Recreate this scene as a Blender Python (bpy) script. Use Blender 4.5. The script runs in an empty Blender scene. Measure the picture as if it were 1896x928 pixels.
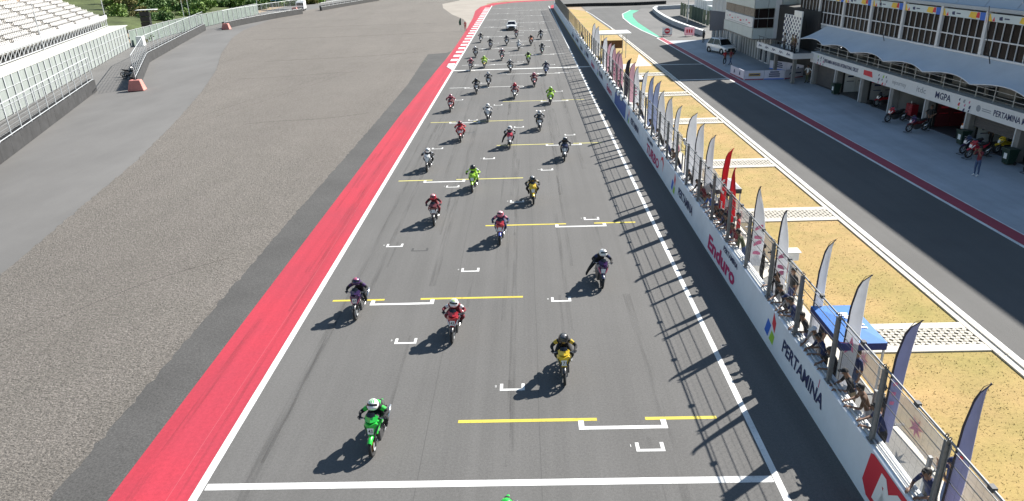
import bpy, bmesh, math, random
import numpy as np
from mathutils import Vector, Matrix
random.seed(11); rng = np.random.default_rng(5)
R = math.radians
sc = bpy.context.scene
col = sc.collection

# ------------------------------------------------------------------ camera, sky, sun, exposure
cd = bpy.data.cameras.new('camera'); cam = bpy.data.objects.new('camera', cd); col.objects.link(cam)
cd.sensor_width = 36.0; cd.lens = 1300/1896*36; cd.clip_start = .1; cd.clip_end = 6000
cr = Vector((0.99938426, 0.01502589, -0.03170689)); cu = Vector((0.02335212, 0.38961137, 0.92068326)); cf = Vector((-0.02618745, 0.92085678, -0.38902058))
cam.matrix_world = Matrix(((cr.x, cu.x, -cf.x, 0), (cr.y, cu.y, -cf.y, 0), (cr.z, cu.z, -cf.z, 12.56), (0, 0, 0, 1)))
sc.camera = cam
SX, SY = 1.02, .84                         # shadow of a 1 m post: metres to -X and to -Y
elev = math.atan(1/math.hypot(SX, SY)); azim = math.atan2(SX, SY)
w = bpy.data.worlds.new('World'); sc.world = w; w.use_nodes = True
nt = w.node_tree; nt.nodes.clear()
sk = nt.nodes.new('ShaderNodeTexSky'); sk.sky_type = 'NISHITA'; sk.sun_disc = False
sk.sun_elevation = elev; sk.sun_rotation = azim; sk.dust_density = .4; sk.air_density = 1.6; sk.ozone_density = 3.0
bg = nt.nodes.new('ShaderNodeBackground'); bg.inputs[1].default_value = .056
wo = nt.nodes.new('ShaderNodeOutputWorld')
nt.links.new(sk.outputs[0], bg.inputs[0]); nt.links.new(bg.outputs[0], wo.inputs[0])
sd = bpy.data.lights.new('sun', 'SUN'); sd.energy = 5.0; sd.angle = R(.53); sd.color = (1, .955, .88)
sun = bpy.data.objects.new('sun', sd); col.objects.link(sun)
sun.rotation_euler = Vector((-SX, -SY, -1)).to_track_quat('-Z', 'Y').to_euler()
vs = sc.view_settings; vs.view_transform = 'Standard'; vs.look = 'None'; vs.exposure = 1.2; vs.gamma = 1; vs.use_curve_mapping = False

# ------------------------------------------------------------------ helpers
def tag(o, label=None, cat=None, group=None, kind=None):
    if label: o['label'] = label
    if cat: o['category'] = cat
    if group: o['group'] = group
    if kind: o['kind'] = kind
    return o
def empty(name, loc=(0, 0, 0), rz=0, label=None, cat=None, group=None):
    o = bpy.data.objects.new(name, None); col.objects.link(o); o.empty_display_size = .2
    o.location = loc; o.rotation_euler = (0, 0, rz)
    return tag(o, label, cat, group)
def link(name, me, parent=None):
    o = bpy.data.objects.new(name, me); col.objects.link(o); o.parent = parent
    return o
def dup(o, parent=None):
    c = o.copy(); col.objects.link(c); c.parent = parent
    for ch in o.children: dup(ch, c)
    return c
def paint(o, table):
    """give an object (shared mesh) its own materials, slot by slot"""
    for i, m in enumerate(table):
        if m is not None and i < len(o.material_slots):
            o.material_slots[i].link = 'OBJECT'; o.material_slots[i].material = m
class MB:
    def __init__(s): s.v = []; s.f = []; s.m = []
    def add(s, vs, fs, m=0):
        b = len(s.v); s.v += [tuple(p) for p in vs]
        for f in fs: s.f.append([b+i for i in f]); s.m.append(m)
        return s
    def box(s, c, d, rz=0, m=0, rx=0, ry=0):
        M_ = Matrix.Translation(c) @ Matrix.Rotation(rz, 4, 'Z') @ Matrix.Rotation(ry, 4, 'Y') @ Matrix.Rotation(rx, 4, 'X')
        x, y, z = d[0]/2, d[1]/2, d[2]/2
        p = [M_ @ Vector(q) for q in ((-x,-y,-z),(x,-y,-z),(x,y,-z),(-x,y,-z),(-x,-y,z),(x,-y,z),(x,y,z),(-x,y,z))]
        return s.add(p, ((0,3,2,1),(4,5,6,7),(0,1,5,4),(1,2,6,5),(2,3,7,6),(3,0,4,7)), m)
    def bar(s, a, b, wd, ht, m=0):
        a, b = Vector(a), Vector(b); d = b-a; L = d.length
        q = d.to_track_quat('Y', 'Z').to_matrix()
        p = []
        for t in (0, L):
            for x, z in ((-wd/2,-ht/2),(wd/2,-ht/2),(wd/2,ht/2),(-wd/2,ht/2)): p.append(a + q @ Vector((x, t, z)))
        return s.add(p, ((0,1,2,3),(7,6,5,4),(0,4,5,1),(1,5,6,2),(2,6,7,3),(3,7,4,0)), m)
    def tube(s, pts, r, n=6, m=0, cap=True):
        pts = [Vector(p) for p in pts]; k = len(pts)
        rs = r if isinstance(r, (list, tuple)) else [r]*k
        vs = []; up = None
        for i, p in enumerate(pts):
            d = (pts[min(i+1, k-1)]-pts[max(i-1, 0)]).normalized()
            if up is None: up = Vector((0, 0, 1)) if abs(d.z) < .9 else Vector((1, 0, 0))
            a = d.cross(up).normalized(); b = a.cross(d).normalized(); up = b
            for j in range(n):
                t = 2*math.pi*j/n; vs.append(p + rs[i]*(math.cos(t)*a+math.sin(t)*b))
        fs = [(i*n+j, i*n+(j+1) % n, (i+1)*n+(j+1) % n, (i+1)*n+j) for i in range(k-1) for j in range(n)]
        if cap: fs += [tuple(range(n))[::-1], tuple((k-1)*n+j for j in range(n))]
        return s.add(vs, fs, m)
    def lathe(s, prof, n=16, c=(0, 0, 0), axis='Z', m=0, close=False):
        vs = []
        for (r, h) in prof:
            for j in range(n):
                t = 2*math.pi*j/n; x, y = r*math.cos(t), r*math.sin(t)
                q = (x, y, h) if axis == 'Z' else ((h, x, y) if axis == 'X' else (x, h, y))
                vs.append((q[0]+c[0], q[1]+c[1], q[2]+c[2]))
        k = len(prof); K = k if close else k-1
        fs = [(i*n+j, i*n+(j+1) % n, ((i+1) % k)*n+(j+1) % n, ((i+1) % k)*n+j) for i in range(K) for j in range(n)]
        return s.add(vs, fs, m)
    def slab(s, poly, z0, z1, m=0):
        n = len(poly); vs = [(p[0], p[1], z0) for p in poly]+[(p[0], p[1], z1) for p in poly]
        return s.add(vs, [tuple(range(n))[::-1], tuple(range(n, 2*n))]+[(i, (i+1) % n, n+(i+1) % n, n+i) for i in range(n)], m)
    def extr(s, poly, vec, m=0):
        n = len(poly); vec = Vector(vec); vs = [Vector(p) for p in poly]; vs += [p+vec for p in vs]
        return s.add(vs, [tuple(range(n))[::-1], tuple(range(n, 2*n))]+[(i, (i+1) % n, n+(i+1) % n, n+i) for i in range(n)], m)
    def sheet(s, poly, z, m=0): return s.add([(p[0], p[1], z) for p in poly], [tuple(range(len(poly)))], m)
    def grid(s, rows, m=0, flip=False):
        a, b = len(rows), len(rows[0]); vs = [p for r in rows for p in r]
        fs = [(i*b+j, i*b+j+1, (i+1)*b+j+1, (i+1)*b+j) for i in range(a-1) for j in range(b-1)]
        if flip: fs = [f[::-1] for f in fs]
        return s.add(vs, fs, m)
    def mesh(s, name, mats, smooth=False, fix=True):
        me = bpy.data.meshes.new(name); me.from_pydata([tuple(p) for p in s.v], [], s.f)
        for m in (mats if isinstance(mats, (list, tuple)) else [mats]): me.materials.append(m)
        me.polygons.foreach_set('material_index', s.m)
        if fix:
            bm = bmesh.new(); bm.from_mesh(me); bmesh.ops.recalc_face_normals(bm, faces=bm.faces); bm.to_mesh(me); bm.free()
        if smooth: me.polygons.foreach_set('use_smooth', [True]*len(me.polygons))
        me.update(); return me
    def build(s, name, mats, parent=None, smooth=False, fix=True): return link(name, s.mesh(name, mats, smooth, fix), parent)
def bevel_mesh(me, wd, seg=1):
    bm = bmesh.new(); bm.from_mesh(me); bmesh.ops.bevel(bm, geom=[e for e in bm.edges if e.is_manifold and e.calc_face_angle(0) > .5], offset=wd, segments=seg, affect='EDGES', profile=.5); bm.to_mesh(me); bm.free(); return me
def text_mesh(txt, size=1.0, bold=.012, shear=0.0, width=None, depth=.004):
    """flat lettering centred on x, base line at y = 0; width squeezes it to that many metres"""
    c = bpy.data.curves.new('lettering', 'FONT'); c.body = txt; c.size = size; c.offset = bold*size; c.shear = shear
    c.align_x = 'CENTER'; c.extrude = depth; c.resolution_u = 2
    o = bpy.data.objects.new('lettering', c); col.objects.link(o)
    dg = bpy.context.evaluated_depsgraph_get(); me = bpy.data.meshes.new_from_object(o.evaluated_get(dg))
    bpy.data.objects.remove(o); bpy.data.curves.remove(c)
    if width:
        xs = [v.co.x for v in me.vertices]; k = width/(max(xs)-min(xs)); mid = (max(xs)+min(xs))/2
        for v in me.vertices: v.co.x = (v.co.x-mid)*k
    return me
def put_text(parent, txt, m, mat, **k):
    me = text_mesh(txt, **k); me.materials.clear(); me.materials.append(mat)
    o = link('lettering', me, parent); o.matrix_local = m
    return o
FACE_TRACK = Matrix(((0, 0, -1, 0), (-1, 0, 0, 0), (0, 1, 0, 0), (0, 0, 0, 1)))    # text read from the track (facing -X)

# ------------------------------------------------------------------ materials
_m = {}
def mat(name, c, rough=.6, metal=0, var=0, scale=4, bump=0, bscale=None, stretch=(1, 1, 1), alpha=1, spec=.5, coat=0, detail=6, trans=0, c2=None):
    if name in _m: return _m[name]
    m = bpy.data.materials.new(name); m.use_nodes = True; n = m.node_tree; b = n.nodes['Principled BSDF']; _m[name] = m
    b.inputs['Roughness'].default_value = rough; b.inputs['Metallic'].default_value = metal; b.inputs['Alpha'].default_value = alpha
    b.inputs['Specular IOR Level'].default_value = spec; b.inputs['Coat Weight'].default_value = coat
    b.inputs['Base Color'].default_value = (*c, 1)
    m.diffuse_color = (*c, 1)
    if var or bump:
        tc = n.nodes.new('ShaderNodeTexCoord'); mp = n.nodes.new('ShaderNodeMapping'); mp.inputs['Scale'].default_value = stretch
        n.links.new(tc.outputs['Object'], mp.inputs['Vector'])
        def noise(s, d=detail):
            t = n.nodes.new('ShaderNodeTexNoise'); t.inputs['Scale'].default_value = s; t.inputs['Detail'].default_value = d; t.inputs['Roughness'].default_value = .65
            n.links.new(mp.outputs[0], t.inputs['Vector']); return t
        if var:
            t = noise(scale); r = n.nodes.new('ShaderNodeMapRange')
            r.inputs['From Min'].default_value = .3; r.inputs['From Max'].default_value = .7
            n.links.new(t.outputs['Fac'], r.inputs['Value'])
            mx = n.nodes.new('ShaderNodeMix'); mx.data_type = 'RGBA'
            lo = [x*(1-var) for x in c]; hi = list(c2) if c2 else [min(1, x*(1+var)) for x in c]
            mx.inputs['A'].default_value = (*lo, 1); mx.inputs['B'].default_value = (*hi, 1)
            n.links.new(r.outputs[0], mx.inputs['Factor']); n.links.new(mx.outputs['Result'], b.inputs['Base Color'])
        if bump:
            t = noise(bscale or scale*3); bp = n.nodes.new('ShaderNodeBump'); bp.inputs['Strength'].default_value = 1; bp.inputs['Distance'].default_value = bump
            n.links.new(t.outputs['Fac'], bp.inputs['Height']); n.links.new(bp.outputs[0], b.inputs['Normal'])
    return m
def ground_mat(name, base, layers, rough=.85, bump=0, bscale=20, bstretch=(1, 1, 1), spec=.3):
    """base colour times several noise layers: (scale, stretch, low factor, high factor, from, to[, detail])"""
    m = bpy.data.materials.new(name); m.use_nodes = True; n = m.node_tree; b = n.nodes['Principled BSDF']; _m[name] = m
    b.inputs['Roughness'].default_value = rough; b.inputs['Specular IOR Level'].default_value = spec
    tc = n.nodes.new('ShaderNodeTexCoord'); prev = None
    for i, L in enumerate(layers):
        s, st, lo, hi, f0, f1 = L[:6]
        mp = n.nodes.new('ShaderNodeMapping'); mp.inputs['Scale'].default_value = st; mp.inputs['Location'].default_value = (i*3.7, i*1.3, i)
        n.links.new(tc.outputs['Object'], mp.inputs['Vector'])
        t = n.nodes.new('ShaderNodeTexNoise'); t.inputs['Scale'].default_value = s; t.inputs['Detail'].default_value = L[6] if len(L) > 6 else 5; t.inputs['Roughness'].default_value = .62
        n.links.new(mp.outputs[0], t.inputs['Vector'])
        r = n.nodes.new('ShaderNodeMapRange'); r.inputs['From Min'].default_value = f0; r.inputs['From Max'].default_value = f1
        n.links.new(t.outputs['Fac'], r.inputs['Value'])
        mx = n.nodes.new('ShaderNodeMix'); mx.data_type = 'RGBA'
        lo = lo if isinstance(lo, tuple) else (lo,)*3; hi = hi if isinstance(hi, tuple) else (hi,)*3
        mx.inputs['A'].default_value = (*lo, 1); mx.inputs['B'].default_value = (*hi, 1); n.links.new(r.outputs[0], mx.inputs['Factor'])
        mu = n.nodes.new('ShaderNodeMix'); mu.data_type = 'RGBA'; mu.blend_type = 'MULTIPLY'; mu.inputs['Factor'].default_value = 1; mu.clamp_result = False
        if prev is None: mu.inputs['A'].default_value = (*base, 1)
        else: n.links.new(prev, mu.inputs['A'])
        n.links.new(mx.outputs['Result'], mu.inputs['B']); prev = mu.outputs['Result']
    n.links.new(prev, b.inputs['Base Color'])
    if bump:
        mp = n.nodes.new('ShaderNodeMapping'); mp.inputs['Scale'].default_value = bstretch; n.links.new(tc.outputs['Object'], mp.inputs['Vector'])
        t = n.nodes.new('ShaderNodeTexNoise'); t.inputs['Scale'].default_value = bscale; t.inputs['Detail'].default_value = 6; t.inputs['Roughness'].default_value = .7
        n.links.new(mp.outputs[0], t.inputs['Vector'])
        bp = n.nodes.new('ShaderNodeBump'); bp.inputs['Strength'].default_value = 1; bp.inputs['Distance'].default_value = bump
        n.links.new(t.outputs['Fac'], bp.inputs['Height']); n.links.new(bp.outputs[0], b.inputs['Normal'])
    return m
I3 = (1, 1, 1)
ASPH = ground_mat('track_asphalt', (.118, .115, .112), [(.12, I3, .93, 1.05, .35, .65), (1.1, (1, .012, 1), .92, 1.03, .35, .62), (.8, (3, .05, 1), .95, 1.03, .3, .6), (14, I3, .86, 1.12, .3, .7), (50, I3, .72, 1.26, .3, .7)], .88, .004, 120)
SHOULD = ground_mat('shoulder_asphalt', (.078, .076, .074), [(.3, I3, .88, 1.08, .35, .65), (16, I3, .66, 1.34, .3, .7), (50, I3, .7, 1.3, .3, .7)], .9, .004, 100)
PITLANE = ground_mat('pit_lane_asphalt', (.100, .098, .096), [(.2, I3, .92, 1.06, .35, .65), (.9, (1, .02, 1), .93, 1.04, .35, .65), (40, I3, .88, 1.1, .3, .7)], .88, .003, 120)
GRAVEL = ground_mat('gravel', (.160, .146, .133), [(.05, I3, .94, 1.04, .35, .65), (.3, (1, .12, 1), .95, 1.03, .35, .65), (.5, I3, (.95, .95, .93), (1.04, 1.03, 1.02), .35, .65), (4.0, (1, 1.6, 1), .76, 1.18, .33, .66, 8), (13, (1, 1.5, 1), .5, 1.5, .34, .66)], .95, .08, 9, (1, 1.3, 1))
CONC_ROAD = ground_mat('service_road', (.146, .142, .138), [(.06, I3, .9, 1.06, .35, .65), (.35, (1, .3, 1), .92, 1.05, .35, .65), (20, I3, .93, 1.07, .3, .7)], .9, .002, 60)
CONC_LIGHT = ground_mat('pale_concrete', (.30, .27, .235), [(.2, I3, .9, 1.06, .35, .65), (12, I3, .92, 1.06, .3, .7)], .9)
APRON = ground_mat('pit_apron_concrete', (.37, .395, .43), [(.25, I3, .86, 1.06, .35, .65), (.5, (3, .15, 1), .92, 1.04, .35, .62), (18, I3, .94, 1.05, .3, .7)], .75, .002, 50)  # the blue cast of the shade is put into this grey
PAVE = ground_mat('white_concrete', (.56, .53, .47), [(.7, I3, .86, 1.05, .35, .65), (14, I3, .9, 1.06, .3, .7)], .85, .003, 40)
RED = ground_mat('red_paint', (.40, .034, .054), [(.5, (1.6, .04, 1), .82, 1.08, .35, .65), (.25, I3, (.9, 1.1, 1.1), 1.05, .35, .65), (9, I3, .88, 1.08, .3, .7), (60, I3, .78, 1.14, .3, .7)], .75, .002, 80)
PURPLE = ground_mat('dark_red_paint', (.30, .045, .07), [(.8, I3, .9, 1.08, .35, .65), (12, I3, .92, 1.06, .3, .7)], .7)
GREENP = ground_mat('green_paint', (.09, .36, .24), [(.8, I3, .9, 1.08, .35, .65)], .75)
LINE = ground_mat('white_line_paint', (.66, .66, .645), [(.8, I3, .8, 1.04, .32, .6), (9, I3, .6, 1.0, .28, .42), (40, I3, .7, 1.04, .28, .5)], .6)
YLINE = ground_mat('yellow_line_paint', (.56, .46, .07), [(.8, I3, .8, 1.04, .32, .6), (9, I3, .55, 1.0, .28, .42), (40, I3, .7, 1.04, .28, .5)], .6)
OLDLINE = ground_mat('blacked_out_paint', (.06, .06, .06), [(8, I3, .8, 1.3, .3, .7)], .8)
SEAM = mat('tar_seam', (.07, .068, .066), .8)
DRYGRASS = ground_mat('dry_grass', (.365, .262, .114), [(.16, I3, (.88, .97, .80), (1.06, 1.02, 1.03), .36, .56), (.7, I3, (.84, .88, .78), (1.08, 1.05, 1.02), .33, .66), (4, (1, 2.2, 1), .88, 1.07, .3, .7), (26, (1, 2, 1), .84, 1.1, .3, .7)], .95, .012, 14, (1, 2, 1))
EARTH = ground_mat('dry_earth', (.36, .27, .20), [(.02, I3, .8, 1.1, .35, .65), (.2, I3, (.8, .85, .7), 1.1, .35, .65), (3, I3, .85, 1.1, .3, .7)], .95)
WHITEP = mat('white_painted_metal', (.76, .77, .77), .45, var=.06, scale=2)
CONCW = mat('white_painted_concrete', (.66, .71, .78), .7, var=.07, scale=.9, bump=.002, bscale=30)  # white wall tinted blue: bluish shade painted into the base colour
LEDGE = mat('wall_top_concrete', (.62, .62, .60), .8, var=.15, scale=3, bump=.003, bscale=30)
STEEL = mat('galvanised_steel', (.20, .21, .22), .6, .3, var=.15, scale=6)
STEELD = mat('dark_galvanised_steel', (.09, .092, .098), .7, .2, var=.2, scale=6)
STEELL = mat('pale_galvanised_steel', (.52, .54, .56), .5, .3, var=.12, scale=5)
BLACK = mat('black_plastic', (.018, .018, .02), .45, var=.2, scale=6)
RUBBER = mat('rubber', (.022, .022, .023), .85, var=.3, scale=5)
NAVY = mat('navy_print', (.02, .03, .10), .6)
BLUEP = mat('blue_print', (.03, .13, .55), .6)
REDP = mat('red_print', (.60, .03, .05), .6)
MAROONP = mat('magenta_red_print', (.45, .02, .12), .6)
GREENPR = mat('lime_print', (.30, .55, .05), .6)
YELP = mat('yellow_print', (.75, .50, .06), .6)
WHITEPR = mat('white_print', (.8, .8, .8), .6)
GREYPR = mat('grey_print', (.28, .30, .34), .6)
GLASSD = mat('dark_glass', (.012, .013, .016), .06, spec=.6)
GLASSB = mat('brown_tinted_glass', (.016, .012, .012), .3, spec=.1, var=.5, scale=.5)
def translucent(m, f=.45):
    n = m.node_tree; b = n.nodes['Principled BSDF']; out = [x for x in n.nodes if x.type == 'OUTPUT_MATERIAL'][0]
    t = n.nodes.new('ShaderNodeBsdfTranslucent'); mx = n.nodes.new('ShaderNodeMixShader'); mx.inputs[0].default_value = f
    if b.inputs['Base Color'].is_linked: n.links.new(b.inputs['Base Color'].links[0].from_socket, t.inputs['Color'])
    else: t.inputs['Color'].default_value = b.inputs['Base Color'].default_value
    n.links.new(b.outputs[0], mx.inputs[1]); n.links.new(t.outputs[0], mx.inputs[2]); n.links.new(mx.outputs[0], out.inputs[0]); return m
def ordinal(k):
    ones = ['', 'first', 'second', 'third', 'fourth', 'fifth', 'sixth', 'seventh', 'eighth', 'ninth']; teens = ['tenth', 'eleventh', 'twelfth', 'thirteenth', 'fourteenth', 'fifteenth', 'sixteenth', 'seventeenth', 'eighteenth', 'nineteenth']
    tens = ['', '', 'twent', 'thirt', 'fort', 'fift', 'sixt', 'sevent', 'eight', 'ninet']; pre = 'one-hundred-and-' if k > 100 else ''; k = k % 100 if k != 100 else 100
    if k == 100: return 'hundredth'
    if k < 10: return pre+ones[k]
    if k < 20: return pre+teens[k-10]
    return pre+tens[k//10]+('ieth' if k % 10 == 0 else 'y-'+ones[k % 10])
def clothmat(name, c): return mat('cloth_'+name, c, .85, var=.15, scale=9)
# ------------------------------------------------------------------ ground, track, run-off
def struct(name, poly, z, m):
    o = MB().sheet(poly, z).build(name, m); o['kind'] = 'structure'
    if o.data.polygons[0].normal.z < 0: o.data.flip_normals()
    return o
WX = lambda Y: 8.08-.0055*Y                # foot of the pit wall's face
AX = lambda Y: 21.75-.0185*(Y-29)          # pit lane edge of the dark red band
struct('terrain', [(-2500, -400), (2500, -400), (2500, 3500), (-2500, 3500)], -.06, EARTH)
struct('service_road', [(-90, 10), (-12, 10), (-12, 150), (-15, 230), (-45, 262), (-75, 262), (-72, 200), (-73, 150), (-71, 125), (-62, 98), (-56, 78), (-90, 40)], -.03, CONC_ROAD)
def ragged(poly, step=.25, amp=.035):
    out = []
    for i, p in enumerate(poly):
        q = poly[(i+1) % len(poly)]; L = math.hypot(q[0]-p[0], q[1]-p[1]); n = max(1, int(L/step)) if max(p[1], q[1]) < 150 else 1
        for k in range(n): t = k/n; j = 0 if k == 0 else random.gauss(0, amp); out.append((p[0]+(q[0]-p[0])*t+j, p[1]+(q[1]-p[1])*t+j*.3))
    return out
gl = [(-12.5, 2), (-20, 2), (-21.5, 15), (-23.82, 28.25), (-25.37, 36.11), (-27.48, 47.23), (-31.03, 61.63), (-35, 76), (-39.86, 91.61), (-46.5, 110), (-53.85, 133.28), (-57.3, 148), (-59.8, 170), (-60.6, 190), (-60, 206), (-57, 240), (-50, 262), (-20, 262), (-20, 226), (-23.5, 212), (-21.5, 195), (-17, 172), (-13, 157), (-10.55, 132), (-10.55, 104), (-11.2, 102), (-13.7, 101), (-13.3, 90), (-12.75, 76), (-12.65, 60), (-12.65, 34), (-12.58, 20)]
gravel = struct('gravel_runoff', ragged(gl), -.009, GRAVEL)
struct('pale_concrete_runoff', [(-13, 157), (-10.5, 132), (-10.5, 208), (-4, 224), (14, 229), (14, 262), (-20, 262), (-20, 226), (-23.5, 212), (-21.5, 195), (-17, 172)], -.016, CONC_LIGHT)
struct('asphalt_shoulder', [(-10.6, 0), (-14.5, 0), (-14.5, 103), (-10.6, 104)], -.012, SHOULD)
red = struct('red_painted_strip', [(-8.6, 0), (-10.96, 0), (-11.0, 60), (-10.75, 85), (-10.5, 101), (-10.7, 128), (-11.3, 160), (-12.1, 181), (-11.6, 195), (-9, 208), (-2.5, 214), (10, 218), (40, 219), (40, 214), (10, 213), (-3, 208), (-7.6, 201), (-8.6, 196)], -.004, RED)
track = struct('race_track', [(-8.82, -5), (9.6, -5), (9.4, 60), (9.0, 120), (8.4, 192), (60, 188), (60, 214.2), (10, 213.2), (-3, 208.2), (-7.8, 201), (-8.82, 192)], 0, ASPH)
def mark(name, poly, m=None, z=.004, parent=None):
    o = MB().sheet(poly, z).build(name, m or LINE, parent or track)
    if o.data.polygons[0].normal.z < 0: o.data.flip_normals()
    return o
def rect(x0, x1, y0, y1): return [(x0, y0), (x1, y0), (x1, y1), (x0, y1)]
mark('edge_line', [(-8.86, 0), (-8.64, 0), (-8.62, 85), (-8.62, 198), (-8.84, 198), (-8.86, 85)])
mark('edge_line', [(6.07, -3), (6.25, -3), (6.25, 190), (6.07, 190)])
mark('start_line', rect(-8.60, 6.05, 14.22, 14.46), z=.0045)
mark('timing_line', rect(-8.58, 7.55, 84.75, 85.25), z=.0045)
YPALE = ground_mat('pale_yellow_line_paint', (.55, .50, .16), [(1.5, I3, .85, 1.04, .32, .6)], .6)
# car grid: yellow bars with a wide white bracket every 8 m
for k in range(22):
    y = 16.95+8.03*k
    if y > 186: break
    off = 0 if k % 2 == 0 else -7.65
    YL = YLINE if k < 3 else (YPALE if k < 7 else LINE)  # farther lines get a paler yellow, the farthest plain white
    if k % 2 == 0:
        mark('yellow_grid_line', rect(-2.23, 1.82, y-.07, y+.07), YL); mark('yellow_grid_line', rect(3.22, 5.28, y-.07, y+.07), YL)
    else:
        mark('yellow_grid_line', rect(-7.95, -5.87, y-.07, y+.07), YL); mark('yellow_grid_line', rect(-4.42, -.34, y-.07, y+.07), YL)
    x0, x1 = 1.27+off, 3.8+off; yb = y-.47
    mark('grid_bracket', [(x0, yb), (x1, yb), (x1, yb+.42), (x1-.16, yb+.42), (x1-.16, yb+.15), (x0+.16, yb+.15), (x0+.16, yb+.42), (x0, yb+.42)], z=.0048)
# motorcycle grid: one small bracket every 3 m in six columns
cols = [3.15, -.67, -4.5, 1.16, -2.62, -6.42]
for k in range(45):
    y = 15.49+3*k; x = cols[k % 6]
    if y > 150: break
    x0, x1 = x-.39, x+.39
    mark('grid_slot', [(x0, y), (x1, y), (x1, y+.38), (x1-.1, y+.38), (x1-.1, y+.1), (x0+.1, y+.1), (x0+.1, y+.38), (x0, y+.38)], z=.0044)
    if k < 12:
        me = text_mesh(str(k+1), .15, .01, depth=0); me.materials.clear(); me.materials.append(LINE)
        o = link('grid_number', me, track); o.location = (x0-.13, y+.2, .0046)
for (x, y) in ((-5.15, 29.9), (-4.5, 53.2), (-2.6, 80)):
    mark('painted_out_slot', [(x-.39, y), (x+.39, y), (x+.39, y+.38), (x+.29, y+.38), (x+.29, y+.1), (x-.29, y+.1), (x-.29, y+.38), (x-.39, y+.38)], OLDLINE, z=.003)
# construction joints and drain covers
for x, y0, y1, wv in ((-3.08, 2, 84, .05), (.2, 2, 84, .04), (-6.0, 86, 160, .05), (3.6, 86, 170, .05)):
    ys = np.arange(y0, y1, 2.5); xs = x+np.cumsum(rng.normal(0, .012, len(ys))); b = MB()
    b.grid([[(xx-.008, yy, .002) for xx, yy in zip(xs, ys)], [(xx+.008, yy, .002) for xx, yy in zip(xs, ys)]]); b.build('paving_joint', SEAM, track)
for y in (20.7, 31.3, 42.1, 53.0, 64): mark('drain_cover', rect(6.42, 6.68, y, y+.32), STEELD, .005)
# red and white kerb
kerb = empty('kerb', (0, 0, 0), 0, 'red and white striped kerb along the far left track edge', 'kerb')
def kx(Y): return -9.85-.004*(Y-90)
b = MB(); b.slab([(-8.9, 88.6), (kx(100), 88.6), (kx(100), 196), (-9.4, 196), (-8.9, 190)], -.03, .03); b.build('kerb_base', RED, kerb)
y = 89.0; k = 0
while y < 190:
    d = 1.95+.002*(y-89); s_ = MB(); s_.slab([(-8.92, y), (kx(y)+.06, y), (kx(y)+.06, y+d), (-8.92, y+d)], .03, .036); s_.build('white_stripe', LINE, kerb)
    y += d*2.1
b = MB(); b.slab([(-8.9, 85.6), (-8.9, 88.55), (-9.85, 88.55)], -.02, .03); b.build('kerb_ramp', LINE, kerb)
struct('red_corner_patch', [(6.3, 181), (7.35, 180), (9.0, 196), (6.8, 192)], .006, RED)

# ------------------------------------------------------------------ pit side ground
struct('wall_walkway', [(8.2, 0), (10.25, 0), (10.25, 60), (9.8, 84), (7.9, 84), (8.2, 40)], .006, PAVE)
grass = struct('grass_verge', [(9.3, 0), (15.15, 0), (15.15, 40), (15.0, 80), (14.75, 125), (14.2, 146), (13.9, 168), (11.5, 176), (8, 182), (6.9, 182), (7.4, 100), (7.6, 84), (9.3, 84)], .002, DRYGRASS)
pit = struct('pit_lane', [(15.1, 0), (AX(0), 0), (AX(60), 60), (AX(108), 108), (20.2, 130), (21.3, 142), (23, 160), (27, 172), (40, 170), (60, 168), (60, 178), (27, 179), (16.5, 176), (13.6, 169), (14.0, 146), (14.7, 125), (15.0, 80)], -.002, PITLANE)
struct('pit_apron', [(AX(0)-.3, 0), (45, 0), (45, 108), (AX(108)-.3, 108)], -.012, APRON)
struct('pit_entry_ground', [(14, 108), (60, 108), (60, 190), (14, 190)], -.022, CONC_ROAD)
struct('sand_ground', [(5, 185), (200, 181), (260, 330), (-10, 330), (-10, 228)], -.03, EARTH)
mark('pit_lane_line', [(15.53, 0), (15.73, 0), (15.78, 40), (15.7, 80), (15.4, 125), (14.85, 146), (14.5, 160), (14.0, 168.5), (13.85, 168), (14.35, 160), (14.68, 146), (15.2, 125), (15.5, 80), (15.58, 40)], parent=pit)
def strip(name, f0, f1, y0, y1, m, z, parent, n=14):
    ys = np.linspace(y0, y1, n); b = MB(); b.grid([[(f0(t), t, z) for t in ys], [(f1(t), t, z) for t in ys]]); o = b.build(name, m, parent)
    if o.data.polygons[0].normal.z < 0: o.data.flip_normals()
    return o
strip('pit_edge_line', lambda t: AX(t)-.18, lambda t: AX(t), 0, 112, LINE, .004, pit)
strip('dark_red_band', lambda t: AX(t), lambda t: AX(t)+.78, 0, 112, PURPLE, .002, pit)
strip('pit_edge_line', lambda t: AX(t)+.78, lambda t: AX(t)+.86, 0, 112, LINE, .004, pit)
mark('pit_cross_line', [(15.7, 84.7), (20.55, 84.2), (20.55, 84.5), (15.7, 85.05)], parent=pit)
mark('pit_cross_line', [(15.8, 73.7), (20.75, 73.7), (20.75, 74.05), (15.8, 74.05)], parent=pit)
gp = [(20.55, 112), (19.7, 124), (19.45, 135), (19.8, 148), (20.9, 158), (24, 168)]; gq = [(20.8, 112), (20.9, 124), (21.1, 138), (21.9, 150), (23, 158), (25.5, 166)]
b = MB(); b.grid([[(x, y, .003) for x, y in gp], [(x, y, .003) for x, y in gq]]); b.build('green_painted_strip', GREENP, pit)
b = MB(); b.grid([[(x-.2, y+.05, .004) for x, y in gp], [(x, y, .004) for x, y in gp]]); b.build('green_strip_line', LINE, pit)
# drain channel beside the pit lane
dr = empty('drain_channel', (15.13, 0, 0), 0, 'long concrete drain channel between dry grass and pit lane', 'drain')
for k in range(28):
    y0 = 2+k*4.5; x = .0 if y0 < 80 else -(y0-80)*.006
    b = MB(); b.box((x+.06, y0+2.24, .02), (.12, 4.47, .08)); b.box((x+.36, y0+2.24, .02), (.10, 4.47, .07)); b.box((x+.21, y0+2.24, -.012), (.22, 4.47, .04)); b.build('channel_block', PAVE, dr)
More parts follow.
